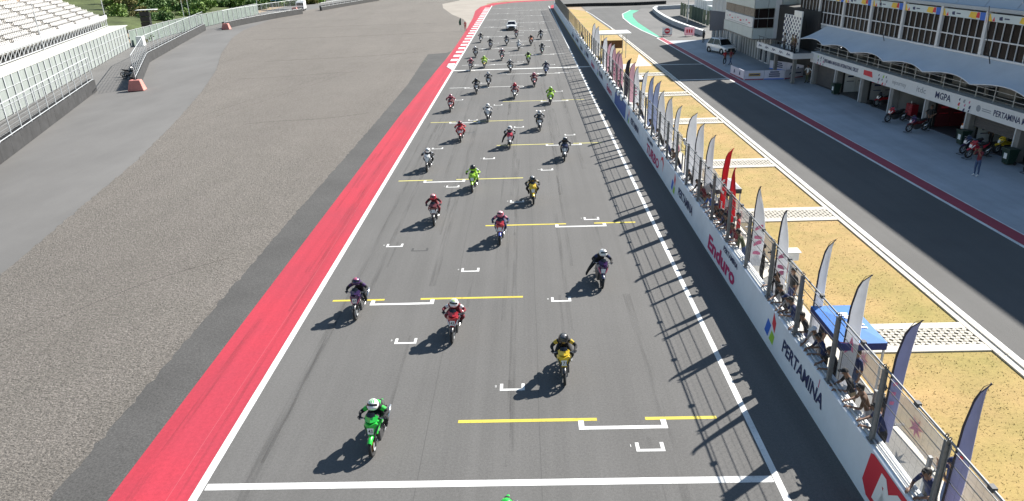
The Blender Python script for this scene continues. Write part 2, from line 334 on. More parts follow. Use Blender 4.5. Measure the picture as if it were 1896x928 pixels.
# grass-paver crossings with white kerbs
PAVER = ground_mat('paver_concrete', (.50, .47, .41), [(3, I3, .82, 1.06, .35, .65)], .85)
SOIL = ground_mat('paver_soil', (.26, .21, .12), [(6, I3, .6, 1.3, .35, .65)], .95)
bm_p = MB()
for dx, dy, sx, sy in ((0, -.1, .5, .06), (0, .1, .5, .06)):
    pass
pv = MB()
for a in (-1, 1):
    pv.bar((-.17*a, -.17, 0), (.17*a, .17, 0), .12, .05)
pv.box((0, 0, -.01), (.17, .17, .04)); paver_me = pv.mesh('paver', PAVER)
npav = 0
for i, (ya, yb, xs) in enumerate(((20.25, 22.15, 10.3), (32.55, 34.45, 10.3), (41.9, 43.8, 10.3), (53.95, 55.85, 10.2), (65.4, 67.3, 10.1), (77.0, 79.0, 9.8))):
    c = empty('paver_crossing', (xs, ya, 0), 0, 'white-kerbed grass-paver crossing over dry verge, %s from the camera' % ['nearest', 'second', 'third', 'fourth', 'fifth', 'sixth'][i], 'crossing', 'paver crossings over the verge')
    L = 15.12-xs; W = yb-ya
    b = MB(); b.box((L/2, W/2, .004), (L, W-.5, .012)); b.build('soil_bed', SOIL, c)
    b = MB(); b.box((L/2, .2, .02), (L, .4, .06)); b.build('kerb_stone', PAVE, c); b = MB(); b.box((L/2, W-.2, .02), (L, .4, .06)); b.build('kerb_stone', PAVE, c)
    px = .34; nx = int(L/px); ny = 3
    if i < 4:
        for ix in range(nx):
            for iy in range(ny):
                o = link('paver', paver_me, c); o.location = (.2+ix*px, .4+.19+iy*.36+(.0), .022); o.rotation_euler = (0, 0, random.uniform(-.06, .06))
    else:
        b = MB()
        for ix in range(nx):
            for iy in range(ny):
                for a in (-1, 1): b.bar((.2+ix*px-.17*a, .59+iy*.36-.17, .022), (.2+ix*px+.17*a, .59+iy*.36+.17, .022), .13, .05)
        o = b.build('paver_bed', PAVER, c); o['kind'] = 'stuff'
struct('pale_paved_apron', [(9.8, 80), (12.5, 84), (14.7, 84.2), (14.72, 94.5), (13.2, 86.5), (11, 86)], .009, PAVE)

# ------------------------------------------------------------------ pit wall with banners
wall = empty('pit_wall', (0, 0, 0), 0, 'long white concrete pit wall with sponsor lettering beside the track', 'wall')
WH = 1.38; BAT = .09
ys = np.linspace(2, 182, 41)
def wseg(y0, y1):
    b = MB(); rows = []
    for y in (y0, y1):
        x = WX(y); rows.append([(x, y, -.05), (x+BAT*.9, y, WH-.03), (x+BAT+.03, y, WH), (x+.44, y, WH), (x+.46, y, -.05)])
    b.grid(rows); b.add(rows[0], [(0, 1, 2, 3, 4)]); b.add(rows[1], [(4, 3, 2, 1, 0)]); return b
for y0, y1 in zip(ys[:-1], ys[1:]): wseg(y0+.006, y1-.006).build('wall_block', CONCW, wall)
b = MB(); b.grid([[(WX(y)+.16, y, WH+.004) for y in ys], [(WX(y)+.42, y, WH+.004) for y in ys]]); b.build('wall_capping', LEDGE, wall)
for off in (.20, .31):
    b = MB(); b.tube([(WX(y)+off, y, WH+.05) for y in ys], .022, 5); b.build('capping_pipe', STEELL, wall)
def wall_m(y, z, push=.016):
    """matrix for lettering on the battered wall face, centred at (y, z)"""
    a = math.atan(.0607); x = WX(y)+.0607*z-push
    return Matrix.Translation((x, y, z)) @ Matrix.Rotation(math.atan(.0055), 4, 'Z') @ Matrix.Rotation(a, 4, 'Y') @ FACE_TRACK
def wtext(par, t, yc, z, size, width, m, **k): return put_text(par, t, wall_m(yc, z), m, size=size, width=width, depth=.003, **k)
def wpoly(name, par, pts, yc, zc, m, push=.008):
    """flat print: pts in metres (right = towards the camera, up)"""
    b = MB(); b.add([(p[0], p[1], 0) for p in pts], [tuple(range(len(pts)))]); o = b.build(name, m, par, fix=False); o.matrix_local = wall_m(yc, zc, push); return o
def plogo(par, yc, zc, s):
    wpoly('logo_blue', par, [(-.55*s, -.42*s), (-.18*s, -.5*s), (-.02*s, .02*s), (-.4*s, .12*s)], yc, zc, BLUEP)
    wpoly('logo_red', par, [(.02*s, .55*s), (.36*s, .3*s), (.36*s, -.1*s), (.02*s, .12*s)], yc, zc, REDP)
    wpoly('logo_green', par, [(-.04*s, -.5*s), (.38*s, -.55*s), (.42*s, -.2*s), (.1*s, -.1*s)], yc, zc, GREENPR)
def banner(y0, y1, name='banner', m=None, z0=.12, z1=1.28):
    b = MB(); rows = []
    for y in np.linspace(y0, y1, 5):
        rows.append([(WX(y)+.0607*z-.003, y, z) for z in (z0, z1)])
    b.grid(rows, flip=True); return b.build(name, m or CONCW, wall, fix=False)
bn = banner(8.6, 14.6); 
rr = .62
wpoly('red_badge', bn, [(-1.05, -.32), (-.98, .5), (-.85, .56), (1.9, .56), (1.9, -.56), (-.75, -.56)], 12.8, .74, REDP)
wpoly('blue_badge', bn, [(.55, -.56), (.75, -.28), (1.1, -.2), (2.6, -.2), (2.6, -.56)], 12.8, .74, BLUEP, .012)
wtext(bn, 'My', 12.42, .38, 1.05, 1.75, WHITEPR, bold=.05, shear=.12)
bn = banner(15.0, 22.4); plogo(bn, 20.8, .80, .95); wtext(bn, 'PERTAMINA', 18.05, .56, .58, 3.2, NAVY, bold=.02)
wpoly('red_dash', bn, [(-.02, -.13), (.02, -.13), (.02, .13), (-.02, .13)], 16.9, 1.13, MAROONP)
bn = banner(22.8, 30.6); wtext(bn, 'Enduro', 27.05, .24, .86, 4.1, MAROONP, bold=.035); wtext(bn, 'PERTAMINA', 25.9, 1.0, .3, 2.0, NAVY, bold=.015)
bn = banner(31.0, 38.6); plogo(bn, 36.9, .76, 1.0); wtext(bn, 'PERTAMINA', 34.0, .50, .6, 3.3, NAVY, bold=.02)
bn = banner(39.0, 47.0); wtext(bn, 'TURBO', 43.4, .24, .78, 4.4, MAROONP, bold=.03); wtext(bn, 'PERTAMINA', 44.6, .99, .28, 2.0, NAVY, bold=.015)
wpoly('red_swirl', bn, [(-.5, .0), (-.3, .42), (.15, .5), (.5, .2), (.36, -.36), (.3, .12), (0, .3), (-.3, .22)], 40.4, .76, REDP)
bn = banner(47.4, 55.4); plogo(bn, 54.2, .74, 1.0); wtext(bn, 'PERTAMINA', 51.0, .50, .6, 3.8, NAVY, bold=.02)
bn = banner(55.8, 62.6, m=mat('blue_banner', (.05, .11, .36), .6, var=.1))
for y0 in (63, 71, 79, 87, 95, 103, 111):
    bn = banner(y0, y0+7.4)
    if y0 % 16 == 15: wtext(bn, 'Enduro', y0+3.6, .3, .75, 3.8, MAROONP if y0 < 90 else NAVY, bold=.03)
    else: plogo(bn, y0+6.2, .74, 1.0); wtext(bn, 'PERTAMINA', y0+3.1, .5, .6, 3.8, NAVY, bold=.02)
# loose white covers hung over the far capping
for k in range(26):
    y = 58+k*1.75+random.uniform(-.3, .3); x = WX(y); h = random.uniform(.1, .2); L = random.uniform(.9, 1.5)
    b = MB(); b.grid([[(x-.02, y, WH-.2), (x+.02, y, WH+h*.6), (x+.16, y, WH+h), (x+.4, y, WH+.06)], [(x-.02, y+L/2, WH-.24), (x+.0, y+L/2, WH+h*.9), (x+.16, y+L/2, WH+h*1.35), (x+.4, y+L/2, WH+.06)], [(x-.02, y+L, WH-.18), (x+.02, y+L, WH+h*.5), (x+.16, y+L, WH+h*.8), (x+.4, y+L, WH+.06)]])
    b.build('wall_cover', WHITEP, wall, smooth=True)

# ------------------------------------------------------------------ debris fence on the pit wall
fence = empty('debris_fence', (8.35, 2, 0), 0, 'tall steel debris fence standing on the white pit wall', 'fence')
FX = lambda Y: WX(Y)+.17-8.35
FT = 3.42
pm = MB(); pm.box((0, 0, FT/2+.4), (.09, .02, FT-.8)); pm.box((-.05, 0, FT/2+.4), (.012, .085, FT-.8)); pm.box((.05, 0, FT/2+.4), (.012, .085, FT-.8)); pm.box((0.02, 0, WH+.02), (.2, .26, .03)); post_me = pm.mesh('post', STEEL)
lm = MB()
for s_ in (0,): lm.lathe([(.035+.012*math.cos(t), .012*math.sin(t)) for t in np.linspace(0, 2*math.pi, 6)[:-1]], 8, (0, s_, FT+.06), 'Y', close=True)
loop_me = lm.mesh('cable_loop', STEELD)
sm = MB(); sm.box((.0, 0, 1.0), (.07, .09, 1.95)); short_me = sm.mesh('short_post', STEEL)
yp = [14.05+2.57*k for k in range(-4, 45)]; yfar = [yp[-1]+1.9*k for k in range(1, 27)]
for i, y in enumerate(yp+yfar):
    o = link('post', post_me, fence); o.location = (FX(y), y-2, 0)
    if i < 16:
        for s_ in (-.05, .06): q = link('cable_loop', loop_me, o); q.location = (0, s_, 0)
    if i < 14:
        o = link('short_post', short_me, fence); o.location = (FX(y)+.6, y-2+1.25, 0)
ally = np.array(yp+yfar)
for dz, r_ in ((FT, .026), (FT-.12, .012)):
    b = MB(); b.tube([(FX(y)+.02, y-2, dz) for y in ally], r_, 6); b.build('top_rail', STEEL, fence)
for k, y in enumerate(ally[:-1]):
    if k < 18:
        b = MB(); b.box((FX(y)+.02, y-2+1.2, FT), (.1, .14, .1)); b.build('rail_coupling', STEELD, fence)
for dz, r_ in ((2.95, .013), (2.55, .012)):
    b = MB(); b.tube([(FX(y)+.08, y-2, dz) for y in ally], r_, 5); b.build('cable', STEELD, fence)
b = MB()
for z in np.arange(WH+.1, FT, .22): b.tube([(FX(y)-.07, y-2, z) for y in ally[::4]], .002, 3, cap=False)
for y in np.arange(4, ally[-1], .22):
    rad = .002 if y < 105 else .014
    x = FX(y)-.07; b.add([(x, y-2-rad, WH), (x, y-2+rad, WH), (x, y-2+rad, FT), (x, y-2-rad, FT)], [(0, 1, 2, 3)])
o = b.build('wire_mesh', STEELD, fence, fix=False); o['kind'] = 'stuff'

# rubber laid down along the straight
RUBM = bpy.data.materials.new('rubber_marks'); RUBM.use_nodes = True; n_ = RUBM.node_tree; p_ = n_.nodes['Principled BSDF']; p_.inputs['Base Color'].default_value = (.035, .034, .034, 1); p_.inputs['Roughness'].default_value = .8
tc_ = n_.nodes.new('ShaderNodeTexCoord'); mp_ = n_.nodes.new('ShaderNodeMapping'); mp_.inputs['Scale'].default_value = (6, .25, 1); nz_ = n_.nodes.new('ShaderNodeTexNoise'); nz_.inputs['Scale'].default_value = 1.4; nz_.inputs['Detail'].default_value = 7; mr_ = n_.nodes.new('ShaderNodeMapRange'); mr_.inputs['From Min'].default_value = .38; mr_.inputs['From Max'].default_value = .72; mr_.inputs['To Max'].default_value = .2
n_.links.new(tc_.outputs['Object'], mp_.inputs['Vector']); n_.links.new(mp_.outputs[0], nz_.inputs['Vector']); n_.links.new(nz_.outputs['Fac'], mr_.inputs['Value']); n_.links.new(mr_.outputs[0], p_.inputs['Alpha'])
for k in range(46):
    x = random.choice([-5.2, -4.4, -1.6, -.9, 1.5, 2.6, 3.4, -6.6, -7.4])+random.gauss(0, .35); y0 = random.uniform(6, 150); L = random.uniform(8, 45); w_ = random.uniform(.10, .3); c_ = random.gauss(0, .004)
    ys_ = np.linspace(y0, y0+L, 8); b = MB(); b.grid([[(x-w_/2+c_*(t-y0)+.0004*(t-y0)**2*c_*30, t, .0022+k*.00003) for t in ys_], [(x+w_/2+c_*(t-y0)+.0004*(t-y0)**2*c_*30, t, .0022+k*.00003) for t in ys_]]); o = b.build('rubber_mark', RUBM, track, fix=False)
    if o.data.polygons[0].normal.z < 0: o.data.flip_normals()
for k in range(18):
    x = cols[k % 6]+random.uniform(-.12, .12); y = 15.49+3*k; L = random.uniform(2.5, 6); b = MB(); b.sheet(rect(x-.06, x+.06, y-L+.6, y+.6), .0036+k*.00002); o = b.build('launch_mark', RUBM, track, fix=False)

for k in range(7):
    x = random.uniform(-10.6, -9.0); y0 = random.uniform(8, 90); L = random.uniform(6, 25); w_ = random.uniform(.08, .22); c_ = random.gauss(0, .01)
    ys_ = np.linspace(y0, y0+L, 6); b = MB(); b.grid([[(min(-8.95, max(-10.9, x-w_/2+c_*(t-y0))), t, .001+k*.00005) for t in ys_], [(min(-8.9, max(-10.85, x+w_/2+c_*(t-y0))), t, .001+k*.00005) for t in ys_]]); o = b.build('tyre_scuff', RUBM, red, fix=False)
    if o.data.polygons[0].normal.z < 0: o.data.flip_normals()
PINKS = mat('paint_seam', (.42, .08, .10), .8)
b = MB(); b.grid([[(-9.42+.03*math.sin(t*.3), t, .0006) for t in np.arange(2, 84, 3.)], [(-9.405+.03*math.sin(t*.3), t, .0006) for t in np.arange(2, 84, 3.)]]); o = b.build('paint_seam', PINKS, red, fix=False)
# ------------------------------------------------------------------ people: one continuous skinned body per pose
def skin_body(name, nodes, edges, regions, mats, sub=1):
    """nodes {key: (x,y,z,r)}, edges [(a,b,region)]: skin modifier + subdivision, faces take the region of the nearest bone"""
    keys = list(nodes); ix = {k: i for i, k in enumerate(keys)}
    me = bpy.data.meshes.new(name); me.from_pydata([nodes[k][:3] for k in keys], [(ix[a], ix[b]) for a, b, _ in edges], [])
    o = bpy.data.objects.new(name, me); col.objects.link(o)
    sk_ = o.modifiers.new('skin', 'SKIN'); sk_.branch_smoothing = .3
    for k in keys:
        r = nodes[k][3]; sv = me.skin_vertices[0].data[ix[k]]; sv.radius = r if isinstance(r, tuple) else (r, r)
        sv.use_root = (k == 'pelvis')
    if sub: s_ = o.modifiers.new('sub', 'SUBSURF'); s_.levels = sub; s_.render_levels = sub
    dg = bpy.context.evaluated_depsgraph_get(); out = bpy.data.meshes.new_from_object(o.evaluated_get(dg)); out.name = name
    bpy.data.objects.remove(o); bpy.data.meshes.remove(me)
    A = np.array([nodes[a][:3] for a, b, _ in edges]); B = np.array([nodes[b][:3] for a, b, _ in edges]); rg = [regions.index(r) for _, _, r in edges]
    out.materials.clear()
    for m in mats: out.materials.append(m)
    D = B-A; LL = (D*D).sum(1)+1e-9
    idx = []
    for p in out.polygons:
        c = np.array(p.center); t = np.clip(((c-A)*D).sum(1)/LL, 0, 1); d = ((A+D*t[:, None]-c)**2).sum(1); idx.append(rg[int(d.argmin())])
    out.polygons.foreach_set('material_index', idx); out.polygons.foreach_set('use_smooth', [True]*len(idx)); out.update()
    return out
def fingers(nodes, edges, side, wr, palm, fdir, across, reg, curl=None, L=1.0):
    """four fingers of unequal length and a thumb, rooted in the palm; curl is the direction the finger ends bend to"""
    palm, fdir, across = Vector(palm), Vector(fdir).normalized(), Vector(across).normalized(); curl = Vector(curl or (0, 0, -1))
    for i, (o_, l) in enumerate(((-.030, .062), (-.010, .074), (.010, .070), (.030, .054))):
        k = '%s_f%d' % (side, i); b = palm+across*o_+fdir*.03; m = b+(fdir*.6+curl*.25)*l*L; e = m+(fdir*.25+curl*.75)*l*.8*L
        nodes[k+'a'] = (*b, .012); nodes[k+'b'] = (*m, .0095); nodes[k+'c'] = (*e, .008)
        edges += [(side+'_palm', k+'a', reg), (k+'a', k+'b', reg), (k+'b', k+'c', reg)]
    b = palm-across*.04-fdir*.01; m = b-across*.022+fdir*.03; e = m+fdir*.024+curl*.012
    nodes[side+'_ta'] = (*b, .013); nodes[side+'_tb'] = (*m, .011); nodes[side+'_tc'] = (*e, .009)
    edges += [(side+'_palm', side+'_ta', reg), (side+'_ta', side+'_tb', reg), (side+'_tb', side+'_tc', reg)]
SKIN = mat('skin', (.20, .11, .07), .55, var=.1, scale=8); HAIR = mat('black_hair', (.012, .010, .009), .6, var=.3, scale=20)
def person_mesh(name, lean=0, arms='down', legs='stand'):
    n, e = {}, []
    sl = math.sin(lean); cl = math.cos(lean)
    def up(h, y=0): return (0, -sl*(h-.95)+y, .95+cl*(h-.95))
    n['pelvis'] = (0, 0, .95, (.14, .105)); n['waist'] = (*up(1.09), (.125, .095)); n['chest'] = (*up(1.27), (.150, .105)); n['collar'] = (*up(1.42), (.085, .07))
    n['neck'] = (*up(1.50, -.01), .052); n['jaw'] = (*up(1.565, -.035), (.060, .068)); n['head'] = (*up(1.64, -.03), (.076, .088)); n['crown'] = (*up(1.70, -.02), (.062, .07))
    n['nose'] = (*up(1.60, -.125), .014)
    e += [('pelvis', 'waist', 'top'), ('waist', 'chest', 'top'), ('chest', 'collar', 'top'), ('collar', 'neck', 'skin'), ('neck', 'jaw', 'skin'), ('jaw', 'head', 'skin'), ('head', 'crown', 'skin'), ('jaw', 'nose', 'skin')]
    cx, cy, cz = up(1.40)
    for s, sx in (('l', 1), ('r', -1)):
        n[s+'_sh'] = (.175*sx, cy, cz, .060); e.append(('collar', s+'_sh', 'top'))
        if arms == 'down': el = (.225*sx, cy+.04, cz-.27); wr = (.235*sx, cy-.04, cz-.50); fd = (0, -.1, -1); ac = (0, -1, 0); cu_ = (-.3*sx, -.2, -.9)
        elif arms == 'rest': el = (.27*sx, cy-.08, cz-.25); wr = (.15*sx, cy-.29, cz-.29); fd = (-.35*sx, -1, 0); ac = (-1*sx, 0, 0); cu_ = (0, -.3, -1)
        elif arms == 'photo': el = (.23*sx, cy-.20, cz-.17); wr = (.09*sx, cy-.30, cz+.13); fd = (-.2*sx, -.2, 1); ac = (-1*sx, 0, 0); cu_ = (0, -.9, .3)
        elif arms == 'hips': el = (.37*sx, cy+.05, cz-.22); wr = (.19*sx, cy-.05, cz-.40); fd = (-.6*sx, .2, -.7); ac = (0, -1, 0); cu_ = (-.6*sx, 0, -.7)
        elif arms == 'wave': 
            if sx > 0: el = (.30, cy-.10, cz+.18); wr = (.26, cy-.18, cz+.42); fd = (0, -.1, 1); ac = (-1, 0, 0); cu_ = (0, -.6, .6)
            else: el = (.26*sx, cy-.13, cz-.22); wr = (.15*sx, cy-.36, cz-.17); fd = (-.35*sx, -1, 0); ac = (-1*sx, 0, 0); cu_ = (0, -.3, -1)
        n[s+'_el'] = (*el, .044); n[s+'_wr'] = (*wr, .028); pal = Vector(wr)+Vector(fd).normalized()*.055; n[s+'_palm'] = (*pal, (.038, .022))
        mid = [(a+b)/2 for a, b in zip((.175*sx, cy, cz), el)]; n[s+'_ua'] = (*mid, .052)
        e += [(s+'_sh', s+'_ua', 'top'), (s+'_ua', s+'_el', 'top'), (s+'_el', s+'_wr', 'skin'), (s+'_wr', s+'_palm', 'skin')]
        fingers(n, e, s, wr, pal, fd, ac, 'skin', cu_)
        st = .03 if legs == 'stride' else 0
        n[s+'_hip'] = (.09*sx, .0, .88, .092); n[s+'_kn'] = (.11*sx, -.02-st*sx*3, .49, .060); n[s+'_calf'] = (.115*sx, .015-st*sx*2, .33, .056); n[s+'_an'] = (.115*sx, .02+st*sx*2, .09, .040)
        n[s+'_heel'] = (.118*sx, .05+st*sx*2, .042, .038); n[s+'_toe'] = (.135*sx, -.15+st*sx*2, .034, .034)
        e += [('pelvis', s+'_hip', 'legs'), (s+'_hip', s+'_kn', 'legs'), (s+'_kn', s+'_calf', 'legs'), (s+'_calf', s+'_an', 'legs'), (s+'_an', s+'_heel', 'shoe'), (s+'_an', s+'_toe', 'shoe')]
    return skin_body(name, n, e, ['skin', 'top', 'legs', 'shoe'], [SKIN, SKIN, SKIN, SKIN]), Vector(up(1.64, -.03))
def hair_mesh():
    b = MB(); n = 12; rows = []
    for i in range(6):
        t = i/5*1.75; rows.append([(.088*math.sin(t)*math.cos(a), .012+.100*math.sin(t)*math.sin(a)+.02*(math.sin(a) > 0), .012+.108*math.cos(t)+(-.05 if (i == 5 and math.sin(a) > -.2) else 0)+(.045 if (i >= 4 and math.sin(a) < -.5) else 0)) for a in np.linspace(0, 2*math.pi, n+1)])
    b.grid(rows); return b.mesh('hair', HAIR, True)
def cap_mesh():
    b = MB(); n = 12
    b.grid([[(.093*math.sin(t)*math.cos(a), .105*math.sin(t)*math.sin(a), .02+.10*math.cos(t)) for a in np.linspace(0, 2*math.pi, n+1)] for t in (0.01, .5, 1.0, 1.45)])
    b.add([(-.07, -.08, .03), (.07, -.08, .03), (.06, -.185, .015), (-.06, -.185, .015), (-.07, -.08, .04), (.07, -.08, .04), (.06, -.185, .024), (-.06, -.185, .024)], [(0, 1, 2, 3), (4, 5, 6, 7), (2, 3, 7, 6), (0, 3, 7, 4), (1, 2, 6, 5)])
    return b.mesh('cap', HAIR, True)
def face_mesh():
    b = MB()
    for s in (-1, 1): b.box((.030*s, -.088, .012), (.024, .012, .012), m=0); b.box((.030*s, -.086, .032), (.032, .014, .007), m=0); b.box((.080*s, .012, -.005), (.014, .034, .055), m=2)
    b.box((0, -.096, -.068), (.044, .012, .009), m=1)
    return b.mesh('face', [HAIR, mat('lips', (.28, .10, .08), .5), SKIN])
POSES = {}
for nm, a in (('rest', dict(lean=.42, arms='rest')), ('stand', dict(lean=.03, arms='down')), ('photo', dict(lean=.05, arms='photo')), ('hips', dict(lean=.02, arms='hips', legs='stride')), ('wave', dict(lean=.16, arms='wave'))):
    POSES[nm] = person_mesh('body', **a)
HAIRM, CAPM, FACEM = hair_mesh(), cap_mesh(), face_mesh()
CL = {k: clothmat(k, c) for k, c in dict(black=(.016, .016, .018), navy=(.02, .03, .09), white=(.62, .62, .62), grey=(.22, .22, .23), red=(.42, .03, .035), blue=(.05, .13, .38), jeans=(.05, .08, .16), khaki=(.25, .20, .12), brown=(.11, .06, .035), olive=(.08, .09, .045), pink=(.55, .20, .26), orange=(.6, .16, .02), maroon=(.16, .02, .03), cream=(.50, .45, .36), yellow=(.42, .31, .04), teal=(.04, .22, .22), purple=(.045, .015, .085), lime=(.30, .52, .03), green=(.03, .40, .06), silver=(.36, .37, .40)).items()}
def person(pose, loc, rz, top, legs, label, shoe='black', hat=None, cat='person', group=None, scale=1.0):
    me, hp = POSES[pose]
    o = link('person', me); o.location = loc; o.rotation_euler = (0, 0, rz); o.scale = (scale,)*3
    tag(o, label, cat, group)
    paint(o, [SKIN, CL[top], CL[legs], CL[shoe]])
    h = link('cap' if hat else 'hair', CAPM if hat else HAIRM, o); h.location = hp
    if hat: paint(h, [CL[hat]])
    f = link('face', FACEM, o); f.location = hp; f['kind'] = 'stuff'
    return o

# ------------------------------------------------------------------ racing motorcycles and riders (front is -Y)
def wheel(rr=.285, wd=.085):
    b = MB(); pr = [(rr-.055+.05*math.cos(t), wd/2*math.sin(t)) for t in np.linspace(-2.2, 2.2, 8)]
    b.lathe(pr, 22, (0, 0, 0), 'X', close=True); tyre = b.mesh('tyre', RUBBER, True)
    b = MB(); b.lathe([(rr-.075, -.028), (rr-.06, -.032), (rr-.06, .032), (rr-.075, .028)], 22, (0, 0, 0), 'X', close=True); b.lathe([(.001, -.05), (.035, -.05), (.035, .05), (.001, .05)], 10, (0, 0, 0), 'X')
    for k in range(5):
        t = k*2*math.pi/5; b.bar((0, .03*math.cos(t), .03*math.sin(t)), (0, (rr-.065)*math.cos(t), (rr-.065)*math.sin(t)), .028, .022)
    rim = b.mesh('rim', RIMD)
    b = MB(); b.lathe([(.055, -.004), (.115, -.004), (.115, .004), (.055, .004)], 16, (.06, 0, 0), 'X', close=True); disc = b.mesh('brake_disc', STEELL)
    return tyre, rim, disc
RIMD = mat('dark_rim', (.05, .05, .055), .35, .6); CHROME = mat('bright_metal', (.6, .6, .62), .25, .9); GOLD = mat('gold_rim', (.42, .22, .06), .35, .7)
ENG = mat('engine_metal', (.10, .10, .105), .45, .6, var=.2, scale=12)
def bp(name, c): return mat('paint_'+name, c, .3, coat=.5, var=.04, scale=6)
BP = {k: bp(k, c) for k, c in dict(green=(.02, .46, .05), yellow=(.68, .47, .03), red=(.42, .02, .03), purple=(.035, .01, .07), black=(.014, .014, .016), blue=(.02, .05, .32), lime=(.34, .60, .03), white=(.70, .70, .70), maroon=(.13, .015, .02), navy=(.015, .02, .07), grey=(.22, .22, .23), pink=(.6, .16, .22), orange=(.65, .15, .02), crimson=(.50, .02, .05)).items()}
TY, RI, DI = wheel()
def bike_meshes():
    P = {}
    def S(key, b, m, bev=0, smooth=False):
        me = b.mesh(key, m, smooth)
        if bev: bevel_mesh(me, bev, 2)
        P[key] = me
    b = MB()
    for s in (-1, 1): b.tube([(.075*s, -.62, .285), (.08*s, -.50, .66), (.08*s, -.42, .93)], [.024, .026, .02], 7)
    b.tube([(-.09, -.62, .285), (.09, -.62, .285)], .014, 6); b.box((0, -.455, .84), (.2, .06, .03)); S('fork', b, ENG)
    b = MB(); rows = []
    for t in np.linspace(-.75, .72, 8): rows.append([(x, -.62-.325*math.sin(t)*1.0, .285+(.325-.02*abs(x)/.05)*math.cos(t)-(.045 if abs(x) > .055 else 0)) for x in (-.065, -.045, 0, .045, .065)])
    b.grid(rows); S('front_fender', b, BP['black'], smooth=True)
    # front shield: pointed V below, wide shoulders, with depth
    fr = [(-.20, -.44, .80), (-.13, -.52, .90), (0, -.56, .86), (.13, -.52, .90), (.20, -.44, .80), (.15, -.53, .66), (.07, -.585, .58), (0, -.60, .53), (-.07, -.585, .58), (-.15, -.53, .66)]
    bk = [(x*1.05, y+.16, z+.01) for x, y, z in fr]; n = len(fr); b = MB(); b.add(fr+[(0, -.60, .70)], [(i, (i+1) % n, n) for i in range(n)]); b.add(fr+bk, [(i, (i+1) % n, n+(i+1) % n, n+i) for i in range(n)]); b.add(bk, [tuple(range(n))]); S('front_shield', b, BP['black'])
    b = MB(); b.add([(-.155, -.43, .90), (.155, -.43, .90), (.175, -.33, .99), (.09, -.35, 1.06), (-.09, -.35, 1.06), (-.175, -.33, .99), (0, -.535, .925), (0, -.46, 1.02), (-.15, -.25, .92), (.15, -.25, .92)], [(0, 6, 5), (6, 7, 4, 5), (6, 1, 2), (6, 2, 3, 7), (7, 3, 4), (0, 8, 9, 1, 6), (5, 4, 8), (2, 9, 3), (4, 3, 9, 8), (0, 5, 8), (1, 9, 2)]); S('handlebar_cowl', b, BP['black'])
    b = MB(); b.grid([[(-.12, -.40, 1.03), (0, -.47, 1.04), (.12, -.40, 1.03)], [(-.085, -.33, 1.10), (0, -.38, 1.13), (.085, -.33, 1.10)]]); S('windscreen', b, GLASSD, smooth=True)
    b = MB(); b.tube([(-.34, -.28, .94), (-.18, -.36, .955), (.18, -.36, .955), (.34, -.28, .94)], .013, 7); S('handlebar', b, ENG)
    for s in (-1, 1):
        b = MB(); b.tube([(.24*s, -.335, .95), (.345*s, -.278, .94)], .020, 8); S('grip|%d' % s, b, RUBBER)
        b = MB(); b.tube([(.22*s, -.37, .95), (.36*s, -.33, .935)], .008, 5); S('lever|%d' % s, b, CHROME)
        b = MB(); b.tube([(.09*s, .2, .36), (.215*s, .2, .345)], .014, 6); b.bar((.13*s, .02, .38), (.13*s, .3, .36), .015, .05); S('footpeg|%d' % s, b, ENG)
    b = MB(); prof = [(-.40, .56, .10, .17), (-.22, .50, .12, .20), (0, .50, .125, .18), (.22, .58, .125, .15), (.42, .68, .12, .10), (.60, .75, .08, .05), (.72, .78, .03, .02)]; rows = []
    for y, z, wv, h in prof: rows.append([(-wv, y, z-h*.4), (-wv*.95, y, z+h*.5), (-wv*.4, y, z+h), (wv*.4, y, z+h), (wv*.95, y, z+h*.5), (wv, y, z-h*.4), (0, y, z-h*.6), (-wv, y, z-h*.4)])
    b.grid(rows); b.add(rows[0][:7], [tuple(range(7))]); b.add(rows[-1][:7], [tuple(range(7))[::-1]]); S('body_shell', b, BP['black'])
    b = MB(); rows = []
    for y, z, wv in ((-.02, .70, .07), (.12, .715, .115), (.34, .765, .135), (.48, .79, .12), (.60, .82, .08)): rows.append([(-wv, y, z-.03), (-wv*.85, y, z+.035), (0, y, z+.05), (wv*.85, y, z+.035), (wv, y, z-.03), (0, y, z-.05), (-wv, y, z-.03)])
    b.grid(rows); b.add(rows[0][:6], [tuple(range(6))]); b.add(rows[-1][:6], [tuple(range(6))]); S('seat', b, mat('seat_vinyl', (.02, .02, .021), .7), smooth=True)
    b = MB(); b.box((0, -.06, .36), (.28, .5, .32), m=0); b.lathe([(.001, -.14), (.10, -.14), (.11, -.10), (.11, .10), (.10, .14), (.001, .14)], 12, (0, .06, .31), 'X'); b.box((0, -.30, .36), (.13, .2, .13), rx=.35); S('engine', b, ENG, .015)
    b = MB()
    for s in (-1, 1): b.bar((.085*s, .08, .36), (.085*s, .64, .285), .03, .06)
    b.tube([(-.11, .62, .285), (.11, .62, .285)], .014, 6); b.tube([(0, .12, .55), (0, .36, .36)], .03, 8); S('swingarm', b, ENG)
    b = MB(); b.tube([(.05, -.36, .30), (.07, -.34, .20), (.10, -.1, .17), (.14, .2, .24), (.155, .42, .36)], .02, 7); b.tube([(.155, .40, .35), (.165, .62, .47), (.17, .78, .56)], [.036, .05, .042], 10); S('exhaust', b, CHROME, smooth=True)
    b = MB(); b.add([(-.085, -.578, .80), (.085, -.578, .80), (.07, -.612, .64), (-.07, -.612, .64)], [(3, 2, 1, 0)]); S('number_plate', b, BP['white'])
    b = MB(); b.grid([[(x, y, z) for x in (-.07, 0, .07)] for y, z in ((.40, .56), (.62, .61), (.78, .56), (.85, .46))]); S('rear_mudguard', b, BP['black'])
